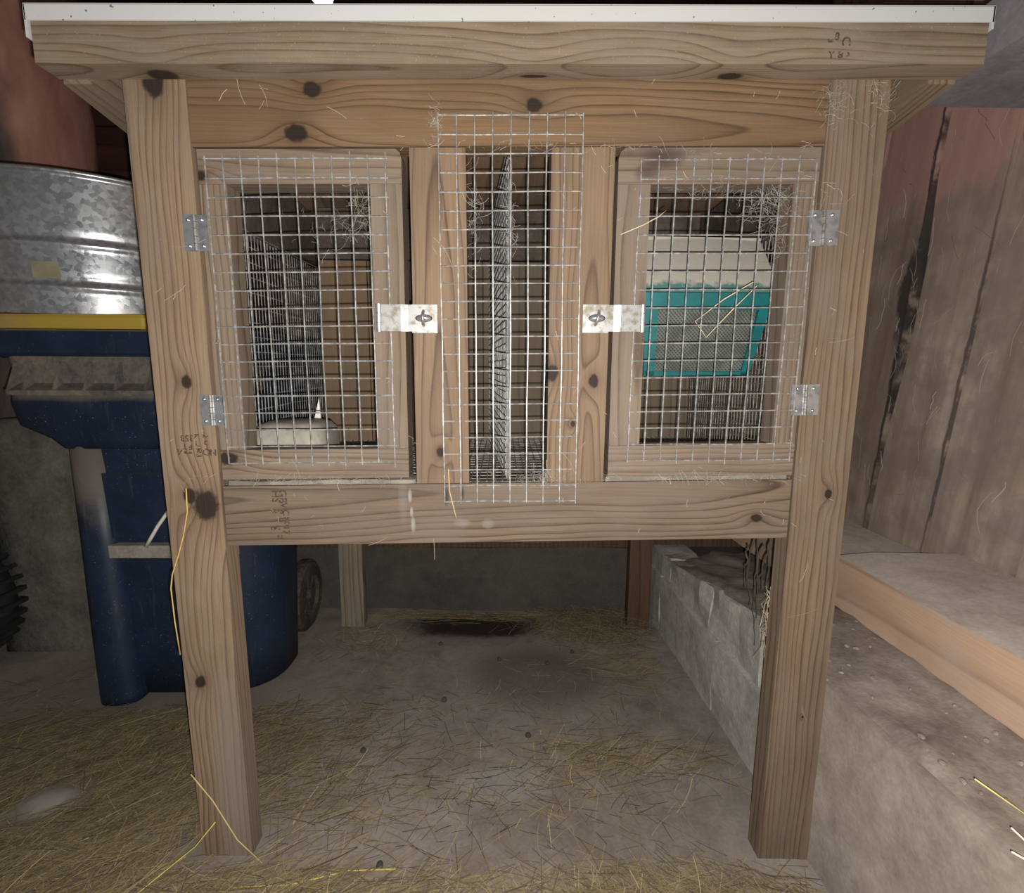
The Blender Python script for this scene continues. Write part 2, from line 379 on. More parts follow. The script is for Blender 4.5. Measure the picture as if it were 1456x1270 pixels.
M_dirty_black = mottled('dusty_rubber', [(0.02, 0.018, 0.016), (0.07, 0.06, 0.05), (0.13, 0.11, 0.09)], 16, 0.9, 0.4)
M_white = flat('white_plastic', (0.72, 0.69, 0.62), 0.5, var=0.1)
M_bar = mottled('dusty_bar', [(0.20, 0.18, 0.155), (0.38, 0.345, 0.295)], 20, 0.9, 0.3)
M_teal = flat('teal_plastic', (0.004, 0.105, 0.112), 0.5, var=0.15, scale=18)
t = NT('dust_covered_teal'); c = t.coord(); n = t.noise(c, 50.0, 5.0, 0.7); x, y, z = t.sep(c)
m_ = t.step(t.add(z, t.mul(t.sub(n, 0.5), 0.04)), 0.148, 0.160)
col = t.mix(m_, (0.06, 0.15, 0.14), t.mix(n, (0.29, 0.262, 0.225), (0.40, 0.365, 0.32))); M_lid = t.fin(col, 0.9)
t = NT('feeder_screen'); c = t.coord(); M_screen = None
M_screen = flat('dull_steel_screen', (0.20, 0.22, 0.20), 0.5, 0.4)
M_dark_in = flat('dark_feed', (0.055, 0.06, 0.05), 0.9)
M_bowl = mottled('beige_stoneware', [(0.26, 0.235, 0.20), (0.34, 0.31, 0.27), (0.38, 0.355, 0.32)], 9, 0.5, 0.1, gain=(0.9, 0.9, 0.9))
M_soil = mottled('packed_earth_floor', [(0.15, 0.118, 0.094), (0.215, 0.174, 0.142), (0.275, 0.228, 0.19), (0.32, 0.28, 0.245)], 3.2, 0.95, 0.5, 0.004,
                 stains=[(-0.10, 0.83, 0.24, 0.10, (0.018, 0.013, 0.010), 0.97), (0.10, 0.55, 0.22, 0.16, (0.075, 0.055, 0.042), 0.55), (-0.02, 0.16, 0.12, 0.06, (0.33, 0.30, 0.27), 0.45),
                         (-0.9, 0.2, 0.5, 0.4, (0.10, 0.085, 0.062), 0.5)], gain=(1.0, 1.04, 1.12))
M_conc = mottled('rough_concrete', [(0.19, 0.17, 0.15), (0.30, 0.27, 0.24), (0.40, 0.37, 0.33)], 7, 0.95, 0.7, 0.006, gain=(1.45, 1.5, 1.55))
M_conc_f = mottled('parged_concrete', [(0.16, 0.130, 0.105), (0.27, 0.228, 0.19), (0.38, 0.335, 0.29)], 4, 0.95, 0.5, 0.004, gain=(1.2, 1.22, 1.26))
M_ledge = mottled('earthy_mortar', [(0.115, 0.09, 0.072), (0.235, 0.195, 0.16), (0.36, 0.31, 0.265)], 5, 0.95, 0.7, 0.006, gain=(1.15, 1.17, 1.22))
M_curb = mottled('curb_concrete', [(0.13, 0.115, 0.10), (0.20, 0.175, 0.15), (0.25, 0.22, 0.195)], 5, 0.95, 0.5, 0.005, gain=(0.42, 0.42, 0.42))
M_pier = mottled('whitewashed_pier', [(0.085, 0.076, 0.064), (0.15, 0.138, 0.118), (0.22, 0.20, 0.175)], 9, 0.95, 0.8, 0.008, gain=(0.85, 0.83, 0.83))
M_sill = wood('sill_timber', 'Y', a0=0.42, b0=0.62, freq=30, tilt=0.03, dust=0.5, light=(0.56, 0.385, 0.255), dark=(0.38, 0.25, 0.16), dustcol=(0.47, 0.385, 0.315), fib=0.25, gain=(0.98, 0.98, 1.06))
M_sill_top = mottled('dusty_timber_top', [(0.30, 0.255, 0.22), (0.40, 0.35, 0.305), (0.47, 0.42, 0.375)], 6, 0.95, 0.35, 0.003, gain=(1.5, 1.52, 1.55))
M_board = wood('weathered_board', 'v', a0=0.5, b0=1.08, freq=22, dust=0.5, light=(0.36, 0.275, 0.205), dark=(0.17, 0.118, 0.085), dustcol=(0.40, 0.335, 0.28), random_offset=True, wobble=2.0, gain=(1.35, 1.38, 1.45))
t = NT('painted_board'); x, y, z = t.sep(t.coord()); n = t.noise(t.coord(), 9.0, 5.0, 0.65); n2 = t.noise(t.comb(t.add(t.mul(y, 22), t.mul(z, 2.6)), t.mul(z, 1.6), 0.0), 1.0, 5.0, 0.6)
oi = t.new('ShaderNodeObjectInfo').outputs['Random']
col = t.ramp(n2, [(0.3, (0.19, 0.135, 0.10)), (0.5, (0.32, 0.245, 0.19)), (0.7, (0.42, 0.335, 0.27))])
col = t.mix(t.mul(t.step(n, 0.40, 0.60), 0.6), col, (0.20, 0.155, 0.145))
nl = t.noise(t.coord(), 3.5, 4.0, 0.6); col = t.mix(t.mul(t.step(nl, 0.42, 0.62), 0.45), col, (0.15, 0.105, 0.075))
red = t.step(t.add(z, t.mul(t.sub(n, 0.5), 0.34)), 1.235, 1.30)
col = t.mix(t.mul(red, 0.8), col, t.mix(n2, (0.27, 0.135, 0.112), (0.46, 0.27, 0.225)))
col = t.mix(t.mul(oi, 0.55), col, t.mix(1.0, col, (0.58, 0.54, 0.52), 'MULTIPLY'))
for (yb_, wd_, zc_, zr_2, ff_) in ((0.620, 0.006, 1.05, 0.75, 0.9), (0.632, 0.020, 1.04, 0.13, 0.9), (0.618, 0.012, 0.84, 0.10, 0.75), (0.422, 0.005, 0.8, 0.5, 0.7), (0.80, 0.006, 0.9, 0.6, 0.7), (0.865, 0.03, 1.285, 0.05, 0.7)):  # shade of the gaps between boards, painted into the colour as dark streaks
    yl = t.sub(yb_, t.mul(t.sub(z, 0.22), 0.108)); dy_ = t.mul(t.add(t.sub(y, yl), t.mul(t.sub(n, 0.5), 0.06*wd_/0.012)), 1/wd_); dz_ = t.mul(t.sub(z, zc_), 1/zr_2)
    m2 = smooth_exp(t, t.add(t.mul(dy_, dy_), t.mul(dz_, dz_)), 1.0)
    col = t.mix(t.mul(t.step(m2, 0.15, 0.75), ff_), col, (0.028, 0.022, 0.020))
k = t.new('ShaderNodeVectorMath'); k.operation = 'MULTIPLY'; t.put(k.inputs[0], col); k.inputs[1].default_value = (1.45, 1.50, 1.56); col = k.outputs[0]
t.bump(t.add(n, n2), 0.35, 0.003); M_red_board = t.fin(col, 0.85)
M_plank = wood('barn_plank', 'z', a0=0.3, b0=1.05, freq=40, dust=0.4, light=(0.284, 0.210, 0.137), dark=(0.085, 0.055, 0.036), random_offset=True, wobble=2.0)
M_plank_tan = wood('tan_plank', 'z', a0=-0.4, b0=1.0, freq=60, dust=0.2, light=(0.420, 0.294, 0.168), dark=(0.156, 0.101, 0.055), gain=(0.45, 0.46, 0.50))
M_red_dark = wood('dark_red_plank', 'x', a0=1.8, b0=1.05, freq=40, dust=0.15, light=(0.13, 0.05, 0.035), dark=(0.055, 0.022, 0.018), dustcol=(0.14, 0.09, 0.07), random_offset=True, gain=(0.8, 0.8, 0.8))
t = NT('red_log'); x, y, z = t.sep(t.coord()); n = t.noise(t.comb(t.mul(x, 8), t.mul(y, 8), t.mul(z, 2.5)), 1.0, 5.0, 0.6)
m_ = t.step(t.add(x, t.mul(t.sub(n, 0.5), 0.10)), 0.05, 0.12)
col = t.mix(m_, t.ramp(n, [(0.35, (0.07, 0.058, 0.052)), (0.65, (0.16, 0.13, 0.115))]), t.ramp(n, [(0.35, (0.34, 0.15, 0.11)), (0.65, (0.56, 0.31, 0.24))]))
t.bump(n, 0.6, 0.01); M_log = t.fin(col, 0.8)
M_beam_u = mottled('blue_gray_plank', [(0.13, 0.118, 0.122), (0.20, 0.188, 0.20), (0.27, 0.255, 0.275)], 5, 0.9, 0.3, 0.003, gain=(0.82, 0.8, 0.8))
t = NT('straw'); at_ = t.new('ShaderNodeAttribute'); at_.attribute_name = 'tint'
M_straw = t.fin(at_.outputs['Color'], 0.55, 0.0, 0.35)
M_web = flat('cobweb', (0.50, 0.46, 0.41), 0.9)
M_lint = flat('dust_lint', (0.20, 0.178, 0.15), 0.95)
M_root = flat('dry_root', (0.07, 0.058, 0.048), 0.9)
t = NT('thin_pale_dust'); x, y, z = t.sep(t.coord()); n = t.noise(t.coord(), 60.0, 4.0, 0.6); nf_ = t.noise(t.coord(), 500.0, 2.0, 0.5)
d = t.math('SQRT', t.add(t.mul(t.mul(x, x), 1/0.075**2), t.mul(t.mul(y, y), 1/0.058**2)))
al = t.mul(t.sub(1.0, t.step(t.add(d, t.mul(t.sub(n, 0.5), 0.5)), 0.2, 1.0)), 0.72)
tr = t.new('ShaderNodeBsdfTransparent'); mx = t.new('ShaderNodeMixShader'); t.fin(t.mix(nf_, (0.33, 0.30, 0.26), (0.46, 0.43, 0.38)), 0.95)
t.put(mx.inputs[0], al); t.t.links.new(tr.outputs[0], mx.inputs[1]); t.t.links.new(t.bsdf.outputs[0], mx.inputs[2]); t.t.links.new(mx.outputs[0], t.n['Material Output'].inputs[0]); M_pale = t.m
M_copper = flat('copper', (0.75, 0.30, 0.14), 0.28, 0.9)
M_screw = flat('screw_steel', (0.55, 0.55, 0.56), 0.35, 0.85)
t = NT('faded_stamp_ink'); n = t.noise(t.coord(), 260.0, 3.0, 0.6)
tr = t.new('ShaderNodeBsdfTransparent'); mx = t.new('ShaderNodeMixShader')
t.fin((0.075, 0.052, 0.042), 0.9); t.put(mx.inputs[0], t.mul(t.step(n, 0.36, 0.60), 0.62))
t.t.links.new(tr.outputs[0], mx.inputs[1]); t.t.links.new(t.bsdf.outputs[0], mx.inputs[2])
t.t.links.new(mx.outputs[0], t.n['Material Output'].inputs[0]); M_ink = t.m

# ------------------------------------------------------------------ setting: floor
def build_floor():
    bm = bmesh.new(); nx, ny = 150, 120; X0, X1, Y0, Y1 = -2.2, 0.60, -1.6, 1.62
    vs = [[bm.verts.new((X0+(X1-X0)*i/nx, Y0+(Y1-Y0)*j/ny, floor_z(X0+(X1-X0)*i/nx, Y0+(Y1-Y0)*j/ny))) for j in range(ny+1)] for i in range(nx+1)]
    for i in range(nx):
        for j in range(ny): bm.faces.new((vs[i][j], vs[i+1][j], vs[i+1][j+1], vs[i][j+1]))
    o = link('floor', bm, M_soil, smooth=True, kind='structure'); o['label'] = 'packed earth barn floor strewn with hay'
build_floor()

# ------------------------------------------------------------------ setting: right wall (blocks below, ledge, sill timbers, boards)
def wall_x(y): return 0.5405 - 0.036*y
def build_right_wall():
    bm = bmesh.new(); add_box(bm, 0.58, 1.60, -1.6, 1.10, -0.05, 0.24)          # the footing behind the blocks
    wr = link('wall_right', bm, M_curb, kind='structure'); wr['label'] = 'barn wall to the right: blocks below, upright boards above'
    link('backing', box_bm(1.05, 1.12, -1.6, 1.10, 0.245, 2.4, 0), flat('black_gap', (0.02, 0.017, 0.015), 0.95), wr)  # black sheet stands in for the shade in the board gaps
    def block(y0, y1, z0, z1, mat, x_in, seed, amp=0.006, name='concrete_block', z1b=None):
        bm = sub_box(0, 1, 0, 1, 0, 1, 0.17)
        for v in bm.verts:
            a, b, c = v.co; y = y0+(y1-y0)*b; zt = z1 if z1b is None else z1+(z1b-z1)*b
            v.co = Vector((wall_x(y)+x_in + a*(0.62-wall_x(y)-x_in), y, z0+(zt-z0)*c))
        rough_bm(bm, amp, 11.0, seed)
        return link(name, bm, mat, wr, smooth=False)
    # low course under the hutch
    y = 0.02; k = 0
    for L in (0.39, 0.40, 0.28):
        block(y+0.0012, y+L-0.0012, -0.03, 0.178, M_conc, -0.004, k*3.1); y += L; k += 1
    # upper course, rougher, lower towards the back
    y = 0.02
    for L, za, zb in ((0.20, 0.322, 0.318), (0.24, 0.318, 0.30), (0.30, 0.296, 0.25), (0.33, 0.252, 0.245)):
        block(y+0.002, y+L-0.002, 0.183, za, M_conc, 0.004, 9+k*2.3, 0.012, z1b=zb); y += L; k += 1
    # parged face in front of the hutch, three slabs
    y = 0.012
    for L in (0.52, 0.55, 0.5):
        block(y-L+0.0008, y-0.0008, -0.03, 0.329, M_conc_f, -0.006, 40+k, 0.003, 'parged_slab'); y -= L; k += 1
    # mortar ledge between the block face and the sill
    bm = bmesh.new(); nx, ny = 14, 90
    vs = [[None]*(ny+1) for _ in range(nx+1)]
    for i in range(nx+1):
        for j in range(ny+1):
            yy = -1.5+2.5*j/ny; xx = wall_x(yy)+0.004 + (0.80-wall_x(yy))*i/nx
            base = 0.337 if yy < 0.25 else 0.337-(yy-0.25)*0.16
            h = base + 0.013*mnoise.noise(Vector((xx*12, yy*9, 1))) + 0.004*mnoise.noise(Vector((xx*40, yy*30, 4)))
            if i == 0: h = base-0.004
            vs[i][j] = bm.verts.new((xx, yy, h))
    for i in range(nx):
        for j in range(ny): bm.faces.new((vs[i][j], vs[i+1][j], vs[i+1][j+1], vs[i][j+1]))
    link('mortar_ledge', bm, M_ledge, wr, smooth=True)
    # upright boards
    edges = [-1.5, -1.28, -1.08, -0.86, -0.66, -0.44, -0.22, -0.02, 0.20, 0.415, 0.613, 0.80, 1.00, 1.20]
    for i in range(len(edges)-1):
        y0, y1 = edges[i]+0.004, edges[i+1]-0.004; dx = random.uniform(-0.006, 0.006)
        lean = -0.23
        bm = bmesh.new()
        add_hexa(bm, [(1.008+dx, y0+0.0, 0.22), (1.045, y0, 0.22), (1.045, y1, 0.22), (1.008+dx, y1, 0.22),
                      (1.008+dx, y0+lean, 2.35), (1.045, y0+lean, 2.35), (1.045, y1+lean, 2.35), (1.008+dx, y1+lean, 2.35)])
        for zc in (0.5, 0.7, 0.9, 1.1, 1.3, 1.6, 2.0):
            bmesh.ops.bisect_plane(bm, geom=bm.verts[:]+bm.edges[:]+bm.faces[:], plane_co=(0, 0, zc), plane_no=(0, 0, 1))
        for v in bm.verts:
            s = 1 if v.co.y > (y0+y1)/2 + lean*((v.co.z-0.22)/2.13) else -1
            v.co.y += 0.006*mnoise.noise(Vector((i*3.3+s, v.co.z*4, 0.5))) - (0.022 if s > 0 and 0.85 < v.co.z < 1.15 and i == 9 else (0.003 if s > 0 else 0))
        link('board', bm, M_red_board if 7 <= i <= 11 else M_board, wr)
    return wr
WR = build_right_wall()

def sill(name, y0, y1, x0, x1, z0, z1, label, seed):
    bm = sub_box(x0, x1, y0, y1, z0, z1, 0.09); bevel(bm, 0.0)
    for v in bm.verts:
        if v.co.z > z1-0.001 and v.co.x < x0+0.001: v.co.x += 0.006; v.co.z -= 0.003
    rough_bm(bm, 0.004, 9.0, seed)
    me = bpy.data.meshes.new(name); bmesh.ops.recalc_face_normals(bm, faces=bm.faces)
    for f in bm.faces: f.material_index = 1 if f.normal.z > 0.7 else 0
    bm.to_mesh(me); bm.free()
    o = link_me(name, me, None, mats=[M_sill, M_sill_top]); tag(o, label, 'timber'); return o
sill('sill_timber', -1.3, 0.298, 0.728, 1.004, 0.336, 0.449, 'thick sawn sill timber with orange face and dusty gray top', 2.0)
sill('sill_timber', 0.312, 0.95, 0.745, 1.004, 0.300, 0.415, 'lower gray timber end behind the right post, beyond the joint', 5.0)

# overhead plank beside the roof
bm = box_bm(0.640, 1.0, -0.95, 0.10, 1.272, 1.345, 0.003)
tag(link('overhead_plank', bm, M_beam_u), 'wide blue-gray plank overhead at the right end of the hutch roof', 'plank')

# ------------------------------------------------------------------ setting: back wall, left wall, ceiling
def build_back():
    bm = sub_box(-0.74, 1.05, 0.935, 1.10, -0.05, 0.235, 0.12); rough_bm(bm, 0.006, 7.0, 3.0)
    wb = link('wall_back', bm, M_curb, kind='structure'); wb['label'] = 'back barn wall: low concrete curb under brown planks'
    link('backing', box_bm(-0.74, 1.05, 1.02, 1.10, 0.236, 2.4, 0), M_red_dark, wb)
    link('backing', box_bm(-2.24, -0.70, 1.62, 1.70, -0.05, 2.4, 0), M_red_dark, wb)
    link('backing', box_bm(-0.745, -0.70, 1.10, 1.62, -0.05, 2.4, 0), M_red_dark, wb)
    link('sill_strip', box_bm(-0.74, 1.0, 0.925, 1.02, 0.238, 0.275, 0.003), M_rear_d, wb, label='dark timber strip on the curb')
    x = -0.735; i = 0
    while x < 0.98:
        wd = random.uniform(0.13, 0.21); x1 = min(x+wd, 1.0)
        tan = -0.47 < x < -0.30
        link('plank', box_bm(x+0.003, x1-0.003, 0.975+random.uniform(0, 0.01), 1.018, 0.278, 1.20, 0.002), M_plank_tan if tan else M_plank, wb)
        x = x1; i += 1
    for k in range(7):
        z0 = 1.345+0.15*k
        link('plank', box_bm(-0.74, 1.0, 0.985+random.uniform(0, 0.008), 1.018, z0+0.003, z0+0.147, 0.002), M_red_dark, wb)
    link('girt', box_bm(-0.74, 1.0, 0.93, 1.018, 1.205, 1.34, 0.004), M_rear_d, wb, label='dark horizontal girt across the planks')
build_back()
for k in range(9):
    link('plank', box_bm(-2.19, -0.75, 1.595+random.uniform(0, 0.008), 1.618, 0.02+0.26*k, 0.02+0.26*(k+1)-0.008, 0.003), M_red_dark, bpy.data.objects['wall_back'])
bm = bmesh.new(); add_box(bm, -2.24, -2.2, -1.6, 1.62, -0.05, 2.4); wl = link('wall_left', bm, M_red_dark, kind='structure'); wl['label'] = 'dark boarded barn wall to the left'
for k in range(9):
    link('plank', box_bm(-2.2, -2.175, -1.6+0.3*k+0.004, -1.6+0.3*(k+1)-0.004, 0.0, 2.38, 0.003), M_plank, wl)
bm = bmesh.new(); add_box(bm, -2.24, 1.12, -1.6, 1.7, 2.4, 2.45); cl = link('ceiling', bm, M_red_dark, kind='structure'); cl['label'] = 'dark boarded barn ceiling'

# pier and log post
bm = sub_box(-1.475, -1.245, 0.66, 0.90, -0.02, 0.70, 0.06)
for v in bm.verts:
    c = Vector((-1.36, 0.78, v.co.z)); d = v.co-c; s = 1.0 + 0.06*max(0, 0.25-v.co.z)*4 - 0.03; d.x *= s; d.y *= s; v.co = c+d
rough_bm(bm, 0.016, 8.0, 1.0)
tag(link('foundation_pier', bm, M_pier, smooth=True), 'rough whitewashed concrete pier behind the blue bin', 'pier')
bm = bmesh.new(); prof = []
for k in range(26): prof.append((0.19+0.008*math.sin(k*1.1), -0.02+2.41*k/25))
add_lathe(bm, prof, (-1.675, 1.20, 0), 28); rough_bm(bm, 0.022, 4.0, 6.0)
for v in bm.verts: v.co.z = min(2.395, max(-0.02, v.co.z))
tag(link('log_post', bm, M_log, smooth=True), 'round log post, dark with faded red paint on its right side', 'post')

# ------------------------------------------------------------------ the hutch
H = thing('rabbit_hutch', (0.0, 0.0, 0.0), 'wooden two-door rabbit hutch on four legs with wire mesh windows', 'hutch')
def part(name, bm, mat, parent=None, **k): return link(name, bm, mat, parent or H, **k)
# wood materials are written in world coordinates; its root stands at the origin
zl, zr = floor_z(-0.49, 0.02)-0.002, floor_z(0.49, 0.02)-0.002
part('post', quad_bm([(-0.5315, zl), (-0.4465, zl), (-0.4525, 1.30), (-0.5385, 1.30)], 0.0, 0.038, 0.003), M_post_l, label='front left post with stamp and dark knots')
part('post', quad_bm([(0.4455, zr), (0.5345, zr), (0.5355, 1.30), (0.4495, 1.30)], 0.0, 0.038, 0.003), M_post_r, label='front right post with straight grain')
part('post', quad_bm([(-0.535, floor_z(-.5, .82)-0.002), (-0.462, floor_z(-.5, .82)-0.002), (-0.452, 1.185), (-0.535, 1.185)], 0.806, 0.845, 0.003), M_rear, label='rear left post, gray with a rusty foot')
part('post', quad_bm([(0.405, floor_z(.45, .82)-0.002), (0.478, floor_z(.45, .82)-0.002), (0.478, 1.185), (0.405, 1.185)], 0.82, 0.858, 0.003), M_rear_d, label='dark rear right post')
def zr_(z, x): return z + RACK*x
def hrail(name, x0, x1, z0, z1, y0, y1, mat, bv=0.003, **k):
    return part(name, quad_bm([(x0, zr_(z0, x0)), (x1, zr_(z0, x1)), (x1, zr_(z1, x1)), (x0, zr_(z1, x0))], y0, y1, bv), mat, **k)
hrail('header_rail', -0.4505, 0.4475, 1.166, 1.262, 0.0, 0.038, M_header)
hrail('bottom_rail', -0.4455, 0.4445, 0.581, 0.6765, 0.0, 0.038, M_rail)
hrail('fascia_board', -0.621, 0.630, 1.2515, 1.305, -0.040, -0.002, M_fascia)
hrail('header_rail', -0.535, 0.478, 1.095, 1.175, 0.766, 0.804, M_rear_d, label='dark rear top rail')
hrail('bottom_rail', -0.535, 0.478, 0.575, 0.664, 0.766, 0.804, M_rear, label='gray rear bottom rail')
for sx in (-1, 1):
    xa, xb = (-0.534, -0.497) if sx < 0 else (0.497, 0.534)
    hrail('side_rail', xa, xb, 0.578, 0.664, 0.0395, 0.764, M_rafter)
    xa, xb = (-0.617, -0.579) if sx < 0 else (0.587, 0.625)
    bm = bmesh.new(); add_hexa(bm, [(xa, -0.001, zr_(1.246, xa)), (xb, -0.001, zr_(1.246, xb)), (xb, 0.90, zr_(1.246-SLOPE*0.9, xb)), (xa, 0.90, zr_(1.246-SLOPE*0.9, xa)),
                                    (xa, -0.001, zr_(1.3045, xa)), (xb, -0.001, zr_(1.3045, xb)), (xb, 0.90, zr_(1.3045-SLOPE*0.9, xb)), (xa, 0.90, zr_(1.3045-SLOPE*0.9, xa))])
    bevel(bm, 0.002); part('rafter', bm, M_rafter)
bm = bmesh.new(); add_hexa(bm, [(-0.62, -0.038, zr_(1.3065, -.62)), (0.629, -0.038, zr_(1.3065, .629)), (0.629, 0.91, zr_(1.3065-SLOPE*0.9, .629)), (-0.62, 0.91, zr_(1.3065-SLOPE*0.9, -.62)),
                      (-0.62, -0.038, zr_(1.318, -.62)), (0.629, -0.038, zr_(1.318, .629)), (0.629, 0.91, zr_(1.318-SLOPE*0.9, .629)), (-0.62, 0.91, zr_(1.318-SLOPE*0.9, -.62))])
part('roof_panel', bm, M_ply)
# white drip trim: front face, top flange, hanging end
bm = bmesh.new()
for (x0, x1, y0, y1, z0, z1) in ((-0.626, 0.634, -0.0425, -0.0405, 1.301, 1.3195), (-0.626, 0.634, -0.0425, 0.05, 1.319, 1.3205)):
    add_hexa(bm, [(x0, y0, zr_(z0, x0)), (x1, y0, zr_(z0, x1)), (x1, y1, zr_(z0, x1)), (x0, y1, zr_(z0, x0)), (x0, y0, zr_(z1, x0)), (x1, y0, zr_(z1, x1)), (x1, y1, zr_(z1, x1)), (x0, y1, zr_(z1, x0))])
add_box(bm, 0.6320, 0.6345, -0.0425, 0.05, 1.302, 1.329); add_box(bm, -0.6265, -0.6245, -0.0425, 0.05, 1.272, 1.31)
part('roof_trim', bm, M_trim, label='white drip trim along the roof edge')
# stiles
part('stile', quad_bm([(-0.1455, zr_(0.6775, -.14)), (-0.064, zr_(0.6775, -.06)), (-0.066, 1.1635), (-0.146, 1.1625)], 0.0, 0.038, 0.003), M_stile_l)
part('stile', quad_bm([(0.057, zr_(0.6775, .06)), (0.1455, zr_(0.6775, .14)), (0.1475, 1.167), (0.056, 1.165)], 0.0, 0.038, 0.003), M_stile_r)
# gray lath under the doors, where the wire floor ends
for x0, x1 in ((-0.440, -0.149), (0.150, 0.438)):
    bm = sub_box(x0, x1, 0.006, 0.034, 0.674, 0.6835, 0.01)
    for v in bm.verts: v.co.z += RACK*v.co.x
    rough_bm(bm, 0.0022, 60.0, x0)
    part('floor_lath', bm, M_lint, label='dusty gray lath at the edge of the wire floor')

# wire panels
def wire_part(O, u, v, lu, lv, pu, pv, name='wire_mesh', mat=M_wire, r=0.00105, parent=None, **k):
    bm = bmesh.new(); wire_grid(bm, O, u, v, lu, lv, pu, pv, r, **k)
    return link(name, bm, mat, parent or H)
IN = 0.0254
U = Vector((1, 0, RACK)); V = Vector((0, 0, 1))
wire_part((-0.1015, -0.0045, 0.6465), U, (-0.004, 0, 1), 8*IN, 22*0.02535, IN, 0.02535, jit=0.0008)
# side walls, back, divider, floor of the hutch
zf = 0.676
for sx in (-1, 1):
    wire_part((sx*0.449, 0.042, zf), (0, 1, 0), (0, 0, 1), 0.445, 0.40, IN/2, IN, 'side_mesh', M_wire_d, 0.0009, jit=0.0012, step=0.08)
wire_part((-0.003, 0.030, zf), (-0.040, 0.455, 0), (0, 0, 1), 0.455, 0.50, IN/2, IN, 'divider_mesh', M_wire_d, 0.0010, jit=0.0016, step=0.06)
wire_part((-0.006, 0.034, zf), (-0.040, 0.455, 0), (0, 0, 1), 0.450, 0.47, IN, IN/2, 'divider_mesh', M_wire_d, 0.0009, jit=0.002, step=0.06)
wire_part((-0.444, 0.010, 0.6765-0.006), (1, 0, RACK), (0, 1, 0), 0.886, 0.475, IN/2, IN, 'floor_mesh', M_wire_d, 0.0010, jit=0.001, step=0.09)
bm = bmesh.new(); add_tube(bm, [(-0.001, 0.024, zf+0.002+0.48*k/12) for k in range(13)], 0.0014, 6)
part('divider_edge', bm, M_wire, label='bright front wire of the divider')

# boards that close the back and the upper sides of the cage
xs = [-0.449, -0.335, -0.235, -0.06, 0.10, 0.27, 0.449]
for i in range(6):
    part('back_board', box_bm(xs[i]+0.001, xs[i+1]-0.001, 0.492+random.uniform(0, 0.004), 0.510, 0.640, 1.100, 0.0015), M_plank_tan if i < 2 else M_back)
part('back_board', box_bm(-0.449, 0.449, 0.486, 0.510, 1.103, 1.215, 0.002), M_side, label='dark upper back board')
for sx in (-1, 1):
    x0, x1 = (-0.462, -0.4515) if sx < 0 else (0.4515, 0.462)
    bm = bmesh.new(); add_hexa(bm, [(x0, 0.045, 1.062), (x1, 0.045, 1.062), (x1, 0.484, 1.095), (x0, 0.484, 1.095), (x0, 0.045, 1.215), (x1, 0.045, 1.215), (x1, 0.484, 1.20), (x0, 0.484, 1.20)])
    part('side_board', bm, M_side)

# doors
def door(x0, x1, z0, z1, ox0, ox1, oz0, oz1, hinge_left, mv, label, corner):
    d = bpy.data.objects.new('door', None); COL.objects.link(d); d.parent = H; d['label'] = label
    Y0, Y1 = 0.0, 0.038
    s = lambda x, z: (x, zr_(z, x))
    top = [s(x0, oz1), s(x1, oz1), s(x1, z1), s(x0, z1)]
    if corner == 'r': top = [s(x0, oz1), s(x1, oz1), s(x1, z1-0.012), s(x1-0.002, z1-0.005), s(x1-0.008, z1), s(x0, z1)]
    else: top = [s(x0, oz1), s(x1, oz1), s(x1, z1), s(x0+0.010, z1), s(x0+0.003, z1-0.005), s(x0, z1-0.014)]
    link('door_rail', quad_bm(top, Y0, Y1, 0.002), M_door_h, d)
    link('door_rail', quad_bm([s(x0, z0), s(x1, z0), s(x1, oz0), s(x0, oz0)], Y0, Y1, 0.002), M_door_h, d)
    link('door_stile', quad_bm([s(x0, oz0+0.0004), s(ox0, oz0+0.0004), s(ox0, oz1-0.0004), s(x0, oz1-0.0004)], Y0, Y1, 0.002), mv, d)
    link('door_stile', quad_bm([s(ox1, oz0+0.0004), s(x1, oz0+0.0004), s(x1, oz1-0.0004), s(ox1, oz1-0.0004)], Y0, Y1, 0.002), mv, d)
    return d
dl = door(-0.4445, -0.1575, 0.6875, 1.1630, -0.406, -0.203, 0.7335, 1.1165, True, M_door_v, 'left door in front of the beige bowl', 'r')
dr = door(0.1525, 0.4440, 0.6840, 1.1640, 0.200, 0.408, 0.7335, 1.1150, False, M_door_v2, 'right door in front of the teal feeder', 'l')
wire_part((-0.430, -0.0045, 0.7065), U, (-0.004, 0, 1), 10*0.0253, 17*0.0257, 0.0253, 0.0257, parent=dl, ext=0.010)
wire_part((0.181, -0.0045, 0.7125), U, (0.006, 0, 1), 10*0.0253, 17*0.0257, 0.0253, 0.0257, parent=dr, ext=0.006)

# hinges
def hinge(xc, zc, wl_, wr2, h, tilt, label):
    rot = Matrix.Rotation(tilt, 4, 'Y')
    def place(bm): bmesh.ops.transform(bm, matrix=Matrix.Translation((xc, 0, zc)) @ rot, verts=bm.verts); return bm
    bm = bmesh.new(); add_box(bm, -wl_, -0.0022, -0.0024, 0.0, -h/2, h/2); add_box(bm, 0.0022, wr2, -0.0024, 0.0, -h/2, h/2); bevel(bm, 0.0006, 1)
    hg = part('hinge', place(bm), M_zinc, label=label)
    bm = bmesh.new()
    for k in range(5):
        a, b = -h/2+h*k/5+0.0004, -h/2+h*(k+1)/5-0.0004
        add_tube(bm, [(0, -0.003, a), (0, -0.003, b)], 0.0030, 10)
    link('hinge_pin', place(bm), M_zinc_b, hg, smooth=False)
    for sx in (-1, 1):
        for sz in (-1, 1):
            bm = bmesh.new(); xs = -wl_*0.58 if sx < 0 else wr2*0.58
            add_lathe(bm, [(0.0001, -0.0046), (0.0020, -0.0042), (0.0030, -0.0024)], (xs, 0, sz*h*0.36), 10, 'y'); link('screw', place(bm), M_screw, hg, smooth=True)
